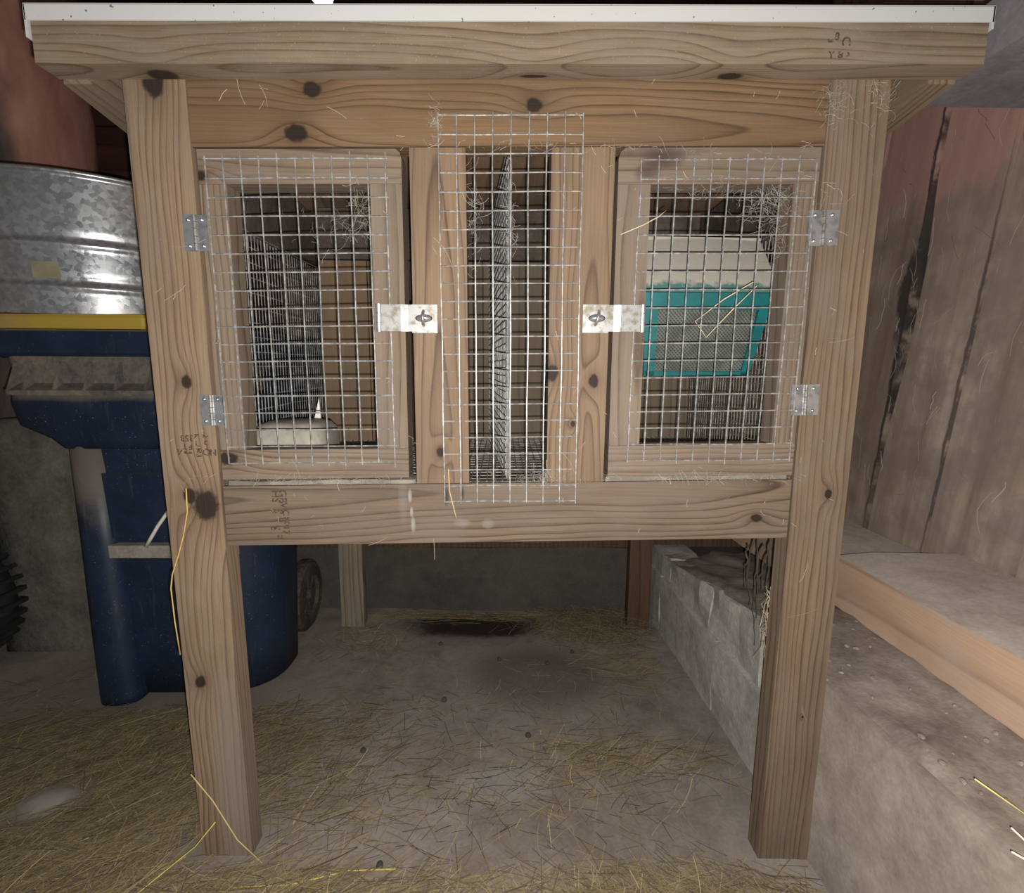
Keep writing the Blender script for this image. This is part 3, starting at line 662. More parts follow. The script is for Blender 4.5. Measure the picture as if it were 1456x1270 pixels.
hinge(-0.4535, 1.0435, 0.0175, 0.0165, 0.050, 0.0, 'upper zinc hinge of the left door')
hinge(-0.4515, 0.7885, 0.0175, 0.0165, 0.046, 0.0, 'lower zinc hinge of the left door')
hinge(0.4555, 1.0600, 0.0215, 0.0225, 0.050, -0.03, 'upper zinc hinge of the right door')
hinge(0.4525, 0.8090, 0.0215, 0.0215, 0.047, -0.03, 'lower zinc hinge of the right door')
# hasps: a strap hinged on the door, a plate and a turned staple on the stile
def hasp(xk, xend, xst, zc, sgn, label, rot_st):
    h = 0.0385
    bm = bmesh.new(); a, b = sorted((xk, xend))
    xm = xk + sgn*0.046
    prof = [(xk, -0.0066), (xk+sgn*0.03, -0.0066), (xk+sgn*0.040, -0.0040), (xend, -0.0040)]
    for (x0, y0), (x1, y1) in zip(prof, prof[1:]):
        add_hexa(bm, [(x0, y0-0.0016, zc-h/2), (x1, y1-0.0016, zc-h/2), (x1, y1, zc-h/2), (x0, y0, zc-h/2), (x0, y0-0.0016, zc+h/2), (x1, y1-0.0016, zc+h/2), (x1, y1, zc+h/2), (x0, y0, zc+h/2)])
    for zz in (-0.011, 0.011):
        add_box(bm, min(xk+sgn*0.012, xk+sgn*0.026), max(xk+sgn*0.012, xk+sgn*0.026), -0.0090, -0.0066, zc+zz-0.0018, zc+zz+0.0018)
    hp = part('hasp', bm, M_zinc_b, label=label)
    bm = bmesh.new()
    for k in range(3):
        q0, q1 = zc-h/2-0.001+(h+0.002)*k/3+0.0004, zc-h/2-0.001+(h+0.002)*(k+1)/3-0.0004
        add_tube(bm, [(xk-sgn*0.003, -0.0065, q0), (xk-sgn*0.003, -0.0065, q1)], 0.0042, 10)
    link('hasp_knuckle', bm, M_zinc, hp)
    q0, q1 = sorted((xst-sgn*0.018, xend+sgn*0.004))
    bm = box_bm(q0, q1, -0.0024, -0.0, zc-0.021, zc+0.020, 0.0006, 1); link('hasp_plate', bm, M_zinc_b, hp)
    bm = bmesh.new(); pts = []
    for k in range(13):
        a_ = math.pi*k/12; pts.append((0.0, -0.004-0.012*math.sin(a_), 0.0105*math.cos(a_)))
    add_tube(bm, pts, 0.0024, 8)
    bmesh.ops.transform(bm, matrix=Matrix.Translation((xst, 0, zc)) @ Matrix.Rotation(rot_st, 4, 'Y'), verts=bm.verts)
    link('staple', bm, M_screw, hp, smooth=True)
    bm = bmesh.new(); add_lathe(bm, [(0.0001, -0.0110), (0.0045, -0.0095), (0.0068, -0.0058)], (0, 0, 0), 14, 'y')
    bmesh.ops.transform(bm, matrix=Matrix.Translation((xst, 0, zc)) @ Matrix.Scale(1.9, 4, (1, 0, 0)) @ Matrix.Scale(0.85, 4, (0, 0, 1)), verts=bm.verts); link('staple_boss', bm, M_zinc, hp, smooth=True)
hasp(-0.192, -0.1135, -0.129, 0.9265, 1, 'left zinc hasp closing the left door', 0.0)
hasp(0.192, 0.1105, 0.127, 0.9285, -1, 'right zinc hasp closing the right door', 0.25)

# lumber stamps (faded ink)
def stamp(items, y, name='lumber_stamp', label=None):
    bm = bmesh.new()
    for (txt, x, z, size, rot) in items:
        if txt == '#bar':
            v = add_box(bm, x-size, x+size, y-0.0002, y, z-0.0022, z+0.0022); continue
        cu = bpy.data.curves.new('tmp', 'FONT'); cu.body = txt; cu.size = size; cu.align_x = 'CENTER'; cu.align_y = 'CENTER'; cu.extrude = 0.0001; cu.resolution_u = 2; cu.offset = 0.0003
        o = bpy.data.objects.new('tmp', cu); COL.objects.link(o)
        me = bpy.data.meshes.new_from_object(o)
        me.transform(Matrix.Translation((x, y-0.0002, z)) @ Matrix.Rotation(rot, 4, 'Y') @ Matrix.Rotation(math.pi/2, 4, 'X'))
        bm.from_mesh(me); bpy.data.objects.remove(o); bpy.data.curves.remove(cu); bpy.data.meshes.remove(me)
    o = part(name, bm, M_ink, label=label)
    return o
P = math.pi
stamp([('353', -0.494, 0.746, 0.0135, P), ('T', -0.4985, 0.7325, 0.012, P), ('F', -0.4895, 0.7325, 0.012, P), ('#bar', -0.494, 0.7235, 0.006, 0), ('R', -0.4800, 0.7490, 0.012, P/2), ('L', -0.4790, 0.7365, 0.012, 0.0), ('M', -0.4785, 0.7265, 0.011, P/2), ('3', -0.4785, 0.7185, 0.011, P/2),
       ('2', -0.466, 0.749, 0.011, P/2), ('C', -0.4655, 0.738, 0.010, 0), ('O', -0.466, 0.7235, 0.0155, 0), ('N', -0.456, 0.723, 0.0135, 0), ('V', -0.507, 0.7235, 0.012, 0.2)], -0.0004, label='faded ink lumber stamp on the left post')
stamp([('HS', -0.3655, 0.6545, 0.0175, P/2), ('GB', -0.3550, 0.6545, 0.0175, P/2), ('V', -0.3535, 0.6400, 0.016, P/2), ('6', -0.368, 0.629, 0.010, P/2), ('P', -0.360, 0.6295, 0.012, P/2), ('C', -0.3515, 0.6285, 0.014, P/2),
       ('T', -0.3645, 0.6165, 0.010, P/2), ('H', -0.357, 0.6165, 0.012, P/2), ('KD', -0.3505, 0.614, 0.011, P/2), ('0', -0.3725, 0.6030, 0.012, P/2), ('U', -0.3645, 0.604, 0.010, P/2), ('17', -0.3525, 0.600, 0.0145, P/2), ('#bar', -0.3705, 0.603, 0.0022, 0), ('52', -0.3625, 0.5885, 0.009, 0)], -0.0004, label='faded ink lumber stamp on the bottom rail')
stamp([('3', 0.4195, 1.2855, 0.011, P/2), ('8', 0.4280, 1.2905, 0.013, 0.1), ('C', 0.4405, 1.2855, 0.0165, P/2), ('Y', 0.4225, 1.2680, 0.012, 0), ('E', 0.4335, 1.2685, 0.010, 0), ('2', 0.4405, 1.2690, 0.015, P/2)], -0.0404, label='very faint ink stamp on the fascia')

# ------------------------------------------------------------------ inside the hutch
def feeder():
    t_ = thing('hay_feeder', (0.32, 0.11, 0.84), 'teal plastic feeder with dusty sloped lid and screen front inside the right door', 'feeder')
    A, B = 0.219, 0.437
    # body shell tapering to the bottom: open front frame around the screen
    zt, zb = 0.978, 0.842
    yf_t, yf_b = 0.080, 0.108
    def front(x, z):      # front plane point
        k = (zt-z)/(zt-zb); return (x, yf_t+(yf_b-yf_t)*k, z)
    def bar(x0, x1, x2, x3, z0, z1, name, th=0.010):
        bm = bmesh.new(); P8 = []
        for d in (0, th):
            P8 += [Vector(front(x0, z0))+Vector((0, d, 0)), Vector(front(x1, z0))+Vector((0, d, 0)), Vector(front(x2, z1))+Vector((0, d, 0)), Vector(front(x3, z1))+Vector((0, d, 0))]
        add_hexa(bm, P8); bevel(bm, 0.002); return link(name, bm, M_teal, t_)
    bar(A+0.004, B-0.006, B, A, 0.952, zt, 'top_band'); 
    bar(A+0.016, B-0.024, B-0.020, A+0.012, zb, 0.850, 'bottom_band')
    bar(A+0.012, A+0.030, A+0.026, A+0.002, zb, 0.952, 'side_band'); bar(B-0.038, B-0.024, B-0.006, B-0.024, zb, 0.952, 'side_band')
    # screen: diagonal fine mesh over the dark inside
    bm = bmesh.new(); s = 0.0062; x0, x1, z0, z1 = A+0.027, B-0.026, 0.851, 0.952
    def seg(xa, za, xb, zb_):
        pa, pb = Vector(front(xa, za))+Vector((0, 0.006, 0)), Vector(front(xb, zb_))+Vector((0, 0.006, 0)); add_tube(bm, [pa, pb], 0.0008, 4, False)
    H_ = z1-z0
    for sg in (1, -1):
        c = x0-H_
        while c < x1+H_:
            # line x = c + sg*(z-z0)
            xa, xb = (c, c+sg*H_); za, zb2 = z0, z1
            pts = [(xa, za), (xb, zb2)]
            (xa, za), (xb, zb2) = sorted(pts)
            if xb > x0 and xa < x1:
                sl = (zb2-za)/(xb-xa)
                if xa < x0: za += sl*(x0-xa); xa = x0
                if xb > x1: zb2 -= sl*(xb-x1); xb = x1
                seg(xa, za, xb, zb2)
            c += s
    link('screen', bm, M_screen, t_)
    bm = bmesh.new(); add_hexa(bm, [Vector(front(A+0.012, 0.846))+Vector((0, 0.020, 0)), Vector(front(B-0.022, 0.846))+Vector((0, 0.020, 0)), (B-0.03, 0.20, 0.846), (A+0.02, 0.20, 0.846),
                                      Vector(front(A+0.004, 0.972))+Vector((0, 0.020, 0)), Vector(front(B-0.006, 0.972))+Vector((0, 0.020, 0)), (B-0.006, 0.20, 0.972), (A+0.004, 0.20, 0.972)])
    link('hopper', bm, M_dark_in, t_)
    for (xo_t, xo_b, sgn) in ((A, A+0.016, 1), (B, B-0.024, -1)):
        bm = bmesh.new(); add_hexa(bm, [(xo_b, yf_b+0.010, zb), (xo_b+sgn*0.004, yf_b+0.010, zb), (xo_b+sgn*0.004, 0.205, zb), (xo_b, 0.205, zb),
                      (xo_t, yf_t+0.010, zt), (xo_t+sgn*0.004, yf_t+0.010, zt), (xo_t+sgn*0.004, 0.205, zt), (xo_t, 0.205, zt)])
        link('side_panel', bm, M_teal, t_)
    # sloped lid with dust, slightly crowned
    bm = bmesh.new(); nx, ny = 16, 10; gr = []
    for j in range(ny+1):
        k = j/ny; row = []
        for i in range(nx+1):
            u = i/nx; xa = (A-0.002)*(1-k)+(A+0.004)*k; xb = (B+0.001)*(1-k)+(B-0.006)*k
            cr = 0.004*math.sin(math.pi*u)
            row.append(bm.verts.new((xa+(xb-xa)*u, 0.077+0.062*k**1.2, 0.979+0.094*k+cr*k)))
        gr.append(row)
    for j in range(ny):
        for i in range(nx): bm.faces.new((gr[j][i], gr[j][i+1], gr[j+1][i+1], gr[j+1][i]))
    r = bmesh.ops.extrude_face_region(bm, geom=bm.faces[:])
    for v in [e for e in r['geom'] if isinstance(e, bmesh.types.BMVert)]: v.co += Vector((0, 0.062, -0.002))
    link('lid', bm, M_lid, t_, label='sloped lid coated in pale dust')
    bm = bmesh.new(); add_hexa(bm, [(A+0.003, 0.1385, 1.073), (B-0.005, 0.1385, 1.073), (B-0.005, 0.203, 1.071), (A+0.003, 0.203, 1.071), (A+0.003, 0.1385, 1.079), (B-0.005, 0.1385, 1.078), (B-0.005, 0.203, 1.077), (A+0.003, 0.203, 1.078)])
    link('lid_rim', bm, M_lid, t_)
feeder()

def bowl():
    bm = bmesh.new(); x0, x1, y0, y1 = -0.438, -0.312, 0.062, 0.185; z = 0.6745
    L = []
    for k, (ins, zz) in enumerate(((0.010, 0.0), (0.003, 0.004), (0.0, 0.02), (0.0, 0.055), (0.003, 0.072), (0.010, 0.082), (0.022, 0.086))):
        L.append(rrect(x0+ins, x1-ins, y0+ins, y1-ins, z+zz, 0.030, 6))
    loft(bm, L)
    o = link('nest_dish', bm, M_bowl, smooth=True)
    tag(o, 'beige rounded stoneware dish on the wire floor inside the left door', 'dish')
    bm = bmesh.new(); v = [bm.verts.new(p) for p in ((-0.390, 0.19, 0.758), (-0.352, 0.19, 0.758), (-0.358, 0.192, 0.795), (-0.390, 0.1935, 0.758), (-0.352, 0.1935, 0.758), (-0.358, 0.1945, 0.795))]
    bm.faces.new((v[0], v[1], v[2])); bm.faces.new((v[5], v[4], v[3])); bm.faces.new((v[0], v[3], v[4], v[1])); bm.faces.new((v[1], v[4], v[5], v[2])); bm.faces.new((v[2], v[5], v[3], v[0]))
    for q in v[:2]+v[3:5]: q.co.z = 0.673
    tag(link('card_scrap', bm, M_white), 'pointed pale scrap standing behind the beige dish', 'scrap')
bowl()
bm = bmesh.new(); add_tube(bm, [(-0.462, 0.10, 1.035), (-0.4585, 0.104, 1.052), (-0.457, 0.105, 1.072), (-0.459, 0.102, 1.083)], [0.002, 0.0032, 0.0030, 0.0016], 8)  # added piece that stands in for an orange glint of light
tag(link('glint_clip', bm, M_copper, smooth=True), 'copper clip added for an orange glint high on the left side mesh', 'clip')

# ------------------------------------------------------------------ blue bin, tub and what lies about them
B = thing('wheelie_bin', (-0.82, 0.64, 0.0), 'dark blue wheeled refuse bin standing left of the hutch', 'bin')
zb0 = floor_z(-0.8, 0.6)
def binpart(name, bm, mat, parent=None, **k): return link(name, bm, mat, parent or B, **k)
bm = bmesh.new()
L = []
for k in range(9):
    f = k/8; z = zb0+0.004+0.90*f
    L.append(rrect(-1.010-0.030*f, -0.610+0.02*f, 0.455-0.030*f, 0.715+0.05*f, z, (0.05, 0.12, 0.10, 0.05), 7))
loft(bm, L); binpart('body', bm, M_bin, smooth=True)
bm = bmesh.new(); loft(bm, [rrect(-1.028, -0.928, 0.405, 0.56, zb0+0.001, 0.035, 6), rrect(-1.030, -0.930, 0.403, 0.56, zb0+0.02, 0.04, 6), rrect(-1.036, -0.945, 0.412, 0.55, zb0+0.40, 0.04, 6), rrect(-1.040, -0.952, 0.416, 0.55, zb0+0.66, 0.04, 6)])
binpart('corner_pilaster', bm, M_bin, smooth=True)
# side catch / collar with the sloping lower lip on the left
bm = bmesh.new()
loft(bm, [rrect(-1.045, -0.66, 0.417, 0.90, 0.660, 0.03, 5), rrect(-1.075, -0.64, 0.412, 0.92, 0.684, 0.04, 5), rrect(-1.140, -0.62, 0.404, 0.93, 0.715, 0.05, 5), rrect(-1.150, -0.60, 0.402, 0.94, 0.76, 0.05, 5), rrect(-1.146, -0.60, 0.402, 0.94, 0.795, 0.05, 5)])
binpart('collar', bm, M_bin, smooth=True)
bm = bmesh.new()   # sloping dusty flange
loft(bm, [rrect(-1.135, -0.60, 0.386, 0.94, 0.786, 0.03, 5), rrect(-1.135, -0.60, 0.384, 0.94, 0.797, 0.03, 5), rrect(-1.130, -0.60, 0.414, 0.93, 0.812, 0.03, 5), rrect(-1.150, -0.60, 0.419, 0.93, 0.872, 0.03, 5)])
binpart('flange', bm, M_bin_dust, smooth=False)
for xg in (-1.112, -1.078, -1.012, -0.945, -0.878, -0.811, -0.744):
    bm = bmesh.new(); x0, x1 = xg-0.0035, xg+0.0035
    add_hexa(bm, [(x0, 0.386, 0.7972), (x1, 0.386, 0.7972), (x1, 0.416, 0.8115), (x0, 0.416, 0.8115), (x0+0.002, 0.412, 0.858), (x1-0.002, 0.412, 0.858), (x1-0.002, 0.419, 0.860), (x0+0.002, 0.419, 0.860)])
    bevel(bm, 0.001, 1); binpart('gusset', bm, M_bin_dust)
bm = bmesh.new(); loft(bm, [rrect(-1.165, -0.58, 0.424, 0.94, 0.868, 0.03, 5), rrect(-1.185, -0.57, 0.410, 0.95, 0.880, 0.03, 5), rrect(-1.185, -0.57, 0.408, 0.95, 0.928, 0.03, 5), rrect(-1.180, -0.575, 0.413, 0.945, 0.932, 0.03, 5)])
binpart('rim', bm, M_bin, smooth=False)
bm = box_bm(-0.957, -0.66, 0.418, 0.445, 0.394, 0.425, 0.006, 3); binpart('lift_bar', bm, M_bar, label='dusty horizontal lift bar')
bm = bmesh.new(); loft(bm, [rrect(-0.965, -0.66, 0.430, 0.5, 0.44, 0.01, 3), rrect(-0.968, -0.66, 0.427, 0.5, 0.60, 0.01, 3)])
binpart('front_panel', bm, M_bin)
def wheel(x, y, z, r, wdt):
    bm = bmesh.new(); add_lathe(bm, [(r*0.55, -wdt*0.3), (r*0.62, -wdt*0.5), (r*0.9, -wdt*0.5), (r, -wdt*0.25), (r, wdt*0.25), (r*0.9, wdt*0.5), (r*0.62, wdt*0.5), (r*0.55, wdt*0.3)], (x, y, z), 36, 'x')
    wh = binpart('wheel', bm, M_dirty_black, smooth=False)
    bm = bmesh.new(); add_lathe(bm, [(r*0.12, -wdt*0.55), (r*0.2, -wdt*0.2), (r*0.56, -wdt*0.1), (r*0.56, wdt*0.1), (r*0.2, wdt*0.2), (r*0.12, wdt*0.55)], (x, y, z), 24, 'x'); link('hub', bm, M_dirty_black, wh)
    for k in range(8):
        a = 2*P*k/8; bm = bmesh.new(); c, s = math.cos(a), math.sin(a)
        add_tube(bm, [(x+wdt*0.2, y+c*r*0.2, z+s*r*0.2), (x+wdt*0.2, y+c*r*0.56, z+s*r*0.56)], 0.006, 6); link('spoke', bm, M_dirty_black, wh)
wz = floor_z(-0.6, 0.77)
wheel(-0.645, 0.795, wz+0.115, 0.112, 0.042)
bm = bmesh.new(); add_tube(bm, [(-0.98, 0.795, wz+0.115), (-0.628, 0.795, wz+0.115)], 0.009, 10); binpart('axle', bm, M_black)

bm = bmesh.new(); loft(bm, [rrect(-1.30, -0.820, 0.416, 0.50, 0.9335, 0.004, 3), rrect(-1.30, -0.816, 0.413, 0.50, 0.940, 0.006, 3), rrect(-1.30, -0.816, 0.413, 0.50, 0.958, 0.006, 3), rrect(-1.30, -0.820, 0.416, 0.50, 0.9655, 0.004, 3)])
yb = tag(link('yellow_board', bm, M_yel), 'yellow edged board lying on the blue bin under the tub', 'board')
bm = bmesh.new(); bx = [(-0.812, 0.43, 0.9335+0.032*k/8) for k in range(9)]
for i, p_ in enumerate(bx): bx[i] = (p_[0]+0.006*math.sin(P*i/8)*-1+0.006, p_[1], p_[2])
add_tube(bm, bx, 0.0045, 8); o = link('end_cap', bm, M_white, smooth=True); o.parent = yb; o.matrix_parent_inverse = Matrix.Translation(-yb.location); o['label'] = 'pale curled end of the board'

tb = bmesh.new(); c = (-1.13, 0.745, 0); R_ = 0.320
prof = [(0.02, 0.972), (R_-0.006, 0.970), (R_, 0.968)]
for k in range(61):
    z = 0.970+0.302*k/60; rr = R_
    for zc in (1.028, 1.123): rr += 0.0055*math.exp(-((z-zc)/0.007)**2) - 0.003*math.exp(-((z-zc-0.016)/0.008)**2)
    prof.append((rr, z))
prof += [(R_+0.004, 1.273), (R_+0.0065, 1.277), (R_+0.004, 1.282), (R_-0.002, 1.282), (R_-0.003, 1.25), (0.02, 1.0)]
add_lathe(tb, prof, c, 96)
tub = tag(link('galvanised_tub', tb, M_galv, smooth=True), 'round galvanised metal tub with ribs on top of the blue bin', 'tub')
for a0_, a1_, z0_, z1_ in ((-1.36, -1.20, 1.046, 1.082), (-1.80, -1.66, 1.050, 1.086)):
    bm = bmesh.new(); row = []
    for k in range(7):
        a = a0_+(a1_-a0_)*k/6; row.append([bm.verts.new((c[0]+(R_+0.0010)*math.cos(a), c[1]+(R_+0.0010)*math.sin(a), z)) for z in (z0_, z1_)])
    for p_, q_ in zip(row, row[1:]): bm.faces.new((p_[0], q_[0], q_[1], p_[1]))
    o = link('label_patch', bm, M_patch); o.parent = tub; o.matrix_parent_inverse = Matrix.Translation(-tub.location); o['label'] = 'faded tan patch on the tub'

bm = bmesh.new(); add_tube(bm, [(-0.858, 0.405, 0.428), (-0.842, 0.402, 0.450), (-0.822, 0.401, 0.480), (-0.797, 0.40, 0.512), (-0.76, 0.40, 0.56)], 0.0042, 8)
tag(link('white_stick', bm, M_white, smooth=True), 'thin white stick resting on the blue bin lift bar', 'stick')

# lugged tire at far left
T_ = thing('lugged_tire', (-1.565, 0.60, 0.0), 'black lugged tire on the floor beyond the pier', 'tire')
tz = floor_z(-1.6, .6)
bm = bmesh.new(); add_lathe(bm, [(0.10, -0.03), (0.15, -0.045), (0.175, -0.03), (0.18, 0.0), (0.175, 0.03), (0.15, 0.045), (0.10, 0.03)], (-1.565, 0.60, tz+0.185), 40, 'y', cap=False); link('casing', bm, M_black, T_, smooth=True)
lug = None
for k in range(34):
    a = 2*P*k/34
    bm = box_bm(-0.006, 0.006, -0.042, 0.042, 0.172, 0.192, 0.002, 1)
    bmesh.ops.transform(bm, matrix=Matrix.Translation((-1.565, 0.60, tz+0.192)) @ Matrix.Rotation(a, 4, 'Y'), verts=bm.verts); link('lug', bm, M_black, T_)

# pale patch of dust on the floor
bm = bmesh.new(); n = 26; cen = bm.verts.new((-0.885, 0.105, floor_z(-.885, .105)+0.0165)); ring2 = []
for q, (rr, hh) in enumerate(((0.35, 0.016), (0.7, 0.013), (1.15, 0.007))):
    ring = []
    for k in range(n):
        a = 2*P*k/n; s = rr*(1+0.18*mnoise.noise(Vector((math.cos(a)*2, math.sin(a)*2, 3))))
        x, y = -0.885+0.072*s*math.cos(a)+0.02*s*math.sin(a), 0.105+0.048*s*math.sin(a)
        ring.append(bm.verts.new((x, y, floor_z(x, y)+hh)))
    if ring2:
        for k in range(n): bm.faces.new((ring2[k], ring2[(k+1) % n], ring[(k+1) % n], ring[k]))
    else:
        for k in range(n): bm.faces.new((cen, ring[k], ring[(k+1) % n]))
    ring2 = ring
tag(link('dust_heap', bm, M_pale, smooth=True), 'low pale heap of dust amid the hay at lower left', 'dust')

# hanging bulb above the roof
LB = thing('light_bulb', (-0.352, 0.30, 1.521), 'small bare lit bulb hanging above the hutch roof', 'lamp')
t = NT('bulb_glow'); t.fin((1, 0.8, 0.6)); t.bsdf.inputs['Emission Color'].default_value = (1, 0.62, 0.36, 1); t.bsdf.inputs['Emission Strength'].default_value = 7.0
bm = bmesh.new(); add_lathe(bm, [(0.001, 0.0), (0.010, 0.002), (0.019, 0.010), (0.023, 0.022), (0.020, 0.036), (0.013, 0.048), (0.012, 0.055)], (-0.352, 0.30, 1.521), 20); link('glass', bm, t.m, LB, smooth=True)
bm = bmesh.new(); add_lathe(bm, [(0.013, 1.576), (0.016, 1.59), (0.016, 1.63), (0.006, 1.64)], (-0.352, 0.30, 0), 16); link('socket', bm, M_black, LB)
bm = bmesh.new(); add_tube(bm, [(-0.352, 0.30, 1.64), (-0.352, 0.30, 2.398)], 0.003, 6); link('cord', bm, M_black, LB)

# ------------------------------------------------------------------ straw, cobwebs, roots
STRAW_COLS = np.array([(0.33, 0.255, 0.135), (0.40, 0.32, 0.18), (0.28, 0.22, 0.13), (0.24, 0.19, 0.125), (0.46, 0.38, 0.22), (0.34, 0.28, 0.13), (0.18, 0.14, 0.095)])
def straw_mesh(name, strands, label, cat='hay'):
    """strands: (points, radius, colour); one loose mass"""
    V, Fc, C = [], [], []
    for pts, r, col in strands:
        base = len(V); n = len(pts)
        d = np.array(pts[-1])-np.array(pts[0]); d /= np.linalg.norm(d)+1e-9
        s = np.cross(d, (0.1, 0.2, 1.0)); s /= np.linalg.norm(s)+1e-9; u = np.cross(s, d)
        for p in pts:
            for k in range(3):
                a = 2*P*k/3+0.5; V.append(tuple(np.array(p)+(s*math.cos(a)+u*math.sin(a)*0.7)*r)); C.append(col)
        for i in range(n-1):
            for k in range(3):
                a, b = base+3*i+k, base+3*i+(k+1) % 3; Fc.append((a, b, b+3, a+3))
        Fc.append((base, base+2, base+1)); Fc.append((base+3*n-3, base+3*n-2, base+3*n-1))
    me = bpy.data.meshes.new(name); me.from_pydata(V, [], Fc); me.update()
    at2 = me.color_attributes.new('tint', 'FLOAT_COLOR', 'POINT')
    at2.data.foreach_set('color', np.array([(c[0], c[1], c[2], 1) for c in C], dtype=np.float32).ravel())
    o = link_me(name, me, M_straw); tag(o, label, cat, kind='stuff'); return o

def lay(x, y, L, a, lift, bend, tilt=0.0, zbase=None):
    pts = []
    for k in range(4):
        s = (k/3-0.5)*L; c = bend*(1-(2*k/3-1)**2)*L
        xx, yy = x+math.cos(a)*s-math.sin(a)*c, y+math.sin(a)*s+math.cos(a)*c
        zz = (floor_z(xx, yy) if zbase is None else zbase)+lift+tilt*s*(1 if tilt else 0)
        pts.append((xx, yy, max(zz, (floor_z(xx, yy) if zbase is None else zbase)+0.0006)))
    return pts
def ok_floor(x, y):
    if x > wall_x(y)-0.012 or y > 0.92: return False
    if -0.55 < x < -0.43 and -0.012 < y < 0.05: return False
    if -1.06 < x < -0.585 and 0.395 < y < 0.93 or -1.5 < x < -1.22 and 0.64 < y < 0.92 or -1.80 < x < -1.36 and 0.5 < y < 0.7 or ((x+0.885)/0.075)**2+((y-0.105)/0.05)**2 < 0.45: return False
    if 0.43 < x < 0.56 and -0.012 < y < 0.05: return False
    return True
def scatter(n, cx, cy, sx, sy, L=(0.03, 0.12), dirn=None, spread=1.5, lift=0.012, rad=(0.0005, 0.0011), uniform=False, cols=None, bright=1.0):
    out = []
    while len(out) < n:
        if uniform: x, y = random.uniform(cx-sx, cx+sx), random.uniform(cy-sy, cy+sy)
        else: x, y = random.gauss(cx, sx), random.gauss(cy, sy)
        if not ok_floor(x, y) or x < -2.0 or y < -0.75: continue
        a = random.uniform(0, 2*P) if dirn is None else random.gauss(dirn, spread)
        c = STRAW_COLS[random.randrange(len(STRAW_COLS)) if cols is None else random.choice(cols)]*random.uniform(0.6, 1.15)*bright
        lf = random.random()**2*lift + 0.001
        Ln = random.uniform(*L)
        pts = lay(x, y, Ln, a, lf, random.gauss(0, 0.035), random.uniform(-0.12, 0.12))
        if not all(ok_floor(p[0], p[1]) for p in pts): continue
        out.append((pts, random.uniform(*rad), c))
    return out
S = []
S += scatter(6500, -0.80, 0.08, 0.24, 0.15, dirn=0.75, spread=0.65, lift=0.028, L=(0.02, 0.09), rad=(0.0004, 0.0009), bright=0.85)
S += scatter(2400, -0.72, 0.30, 0.22, 0.06, dirn=0.5, spread=0.5, lift=0.014, L=(0.02, 0.08), rad=(0.0004, 0.0008), bright=0.85)
S += scatter(2600, -0.35, -0.10, 0.28, 0.045, dirn=0.35, spread=0.55, lift=0.012, L=(0.02, 0.10), rad=(0.0004, 0.0010))
S += scatter(1700, 0.30, -0.09, 0.16, 0.04, dirn=-0.5, spread=0.7, lift=0.012, L=(0.02, 0.10), rad=(0.0004, 0.0010))
S += scatter(500, -0.62, -0.04, 0.2, 0.12, dirn=0.6, spread=0.4, lift=0.03, L=(0.05, 0.14), bright=1.25)
S += scatter(300, -1.25, 0.25, 0.35, 0.3, lift=0.005, L=(0.02, 0.08))
straw_mesh('loose_hay', S, 'mat of loose yellow-brown hay on the floor in front of the bin and hutch')
S = []
S += scatter(1500, 0.29, 0.80, 0.10, 0.055, lift=0.055, L=(0.02, 0.08), rad=(0.0004, 0.0009), bright=0.9)
S += scatter(260, -0.22, 0.885, 0.22, 0.018, lift=0.008, dirn=0.03, spread=0.15)
S += scatter(160, 0.36, 0.62, 0.07, 0.07, lift=0.012, L=(0.04, 0.12), dirn=0.1, spread=0.5)
S += scatter(420, 0.28, 0.24, 0.11, 0.04, lift=0.010, dirn=0.3, spread=0.5, L=(0.02, 0.10))
S += scatter(260, 0.10, 0.13, 0.12, 0.06, lift=0.006, L=(0.02, 0.08))
S += scatter(480, -0.02, 0.38, 0.42, 0.28, uniform=True, lift=0.003, L=(0.012, 0.06), rad=(0.0003, 0.0008))
S += scatter(130, -0.28, 0.13, 0.12, 0.05, lift=0.004, L=(0.03, 0.09), dirn=0.2, spread=0.5)
S += scatter(200, -0.42, 0.74, 0.09, 0.06, lift=0.006, L=(0.02, 0.07))
S += scatter(170, -0.05, 0.25, 0.36, 0.24, uniform=True, lift=0.003, L=(0.008, 0.05), rad=(0.0004, 0.0008), cols=[6], bright=0.35)
S += scatter(30, -0.2, 0.2, 0.25, 0.2, uniform=True, lift=0.004, L=(0.05, 0.11), rad=(0.0004, 0.0007), cols=[6], bright=0.3)
straw_mesh('loose_hay', S, 'scattered hay wisps on the floor under the hutch')
# a few conspicuous long straws
def strand(name, pts, r, col, label, cat='straw', group=None):
    bm = bmesh.new(); add_tube(bm, pts, r, 5); t = flat(name+'_straw', col, 0.55, var=0.12)
    return tag(link(name, bm, t, smooth=True), label, cat, group)
strand('straw_stalk', [(-0.5005, -0.003, 0.668), (-0.502, -0.003, 0.63), (-0.511, -0.003, 0.593), (-0.522, -0.003, 0.56), (-0.5345, -0.003, 0.528), (-0.538, -0.0045, 0.505), (-0.536, -0.006, 0.45), (-0.533, -0.0055, 0.392)], 0.0011, (0.55, 0.38, 0.10), 'long orange-yellow straw caught on the front left post')
strand('straw_stalk', [(-0.535, -0.006, 0.175), (-0.50, -0.010, 0.128), (-0.46, -0.018, 0.06), (-0.42, -0.02, 0.016)], 0.0011, (0.55, 0.43, 0.18), 'pale straw leaning against the foot of the left post')
strand('straw_stalk', [(-0.66, -0.14, 0.014), (-0.60, -0.085, 0.02), (-0.53, -0.02, 0.05), (-0.50, -0.008, 0.085)], 0.0011, (0.62, 0.50, 0.10), 'yellow straw slanting up to the left post from the hay mat')
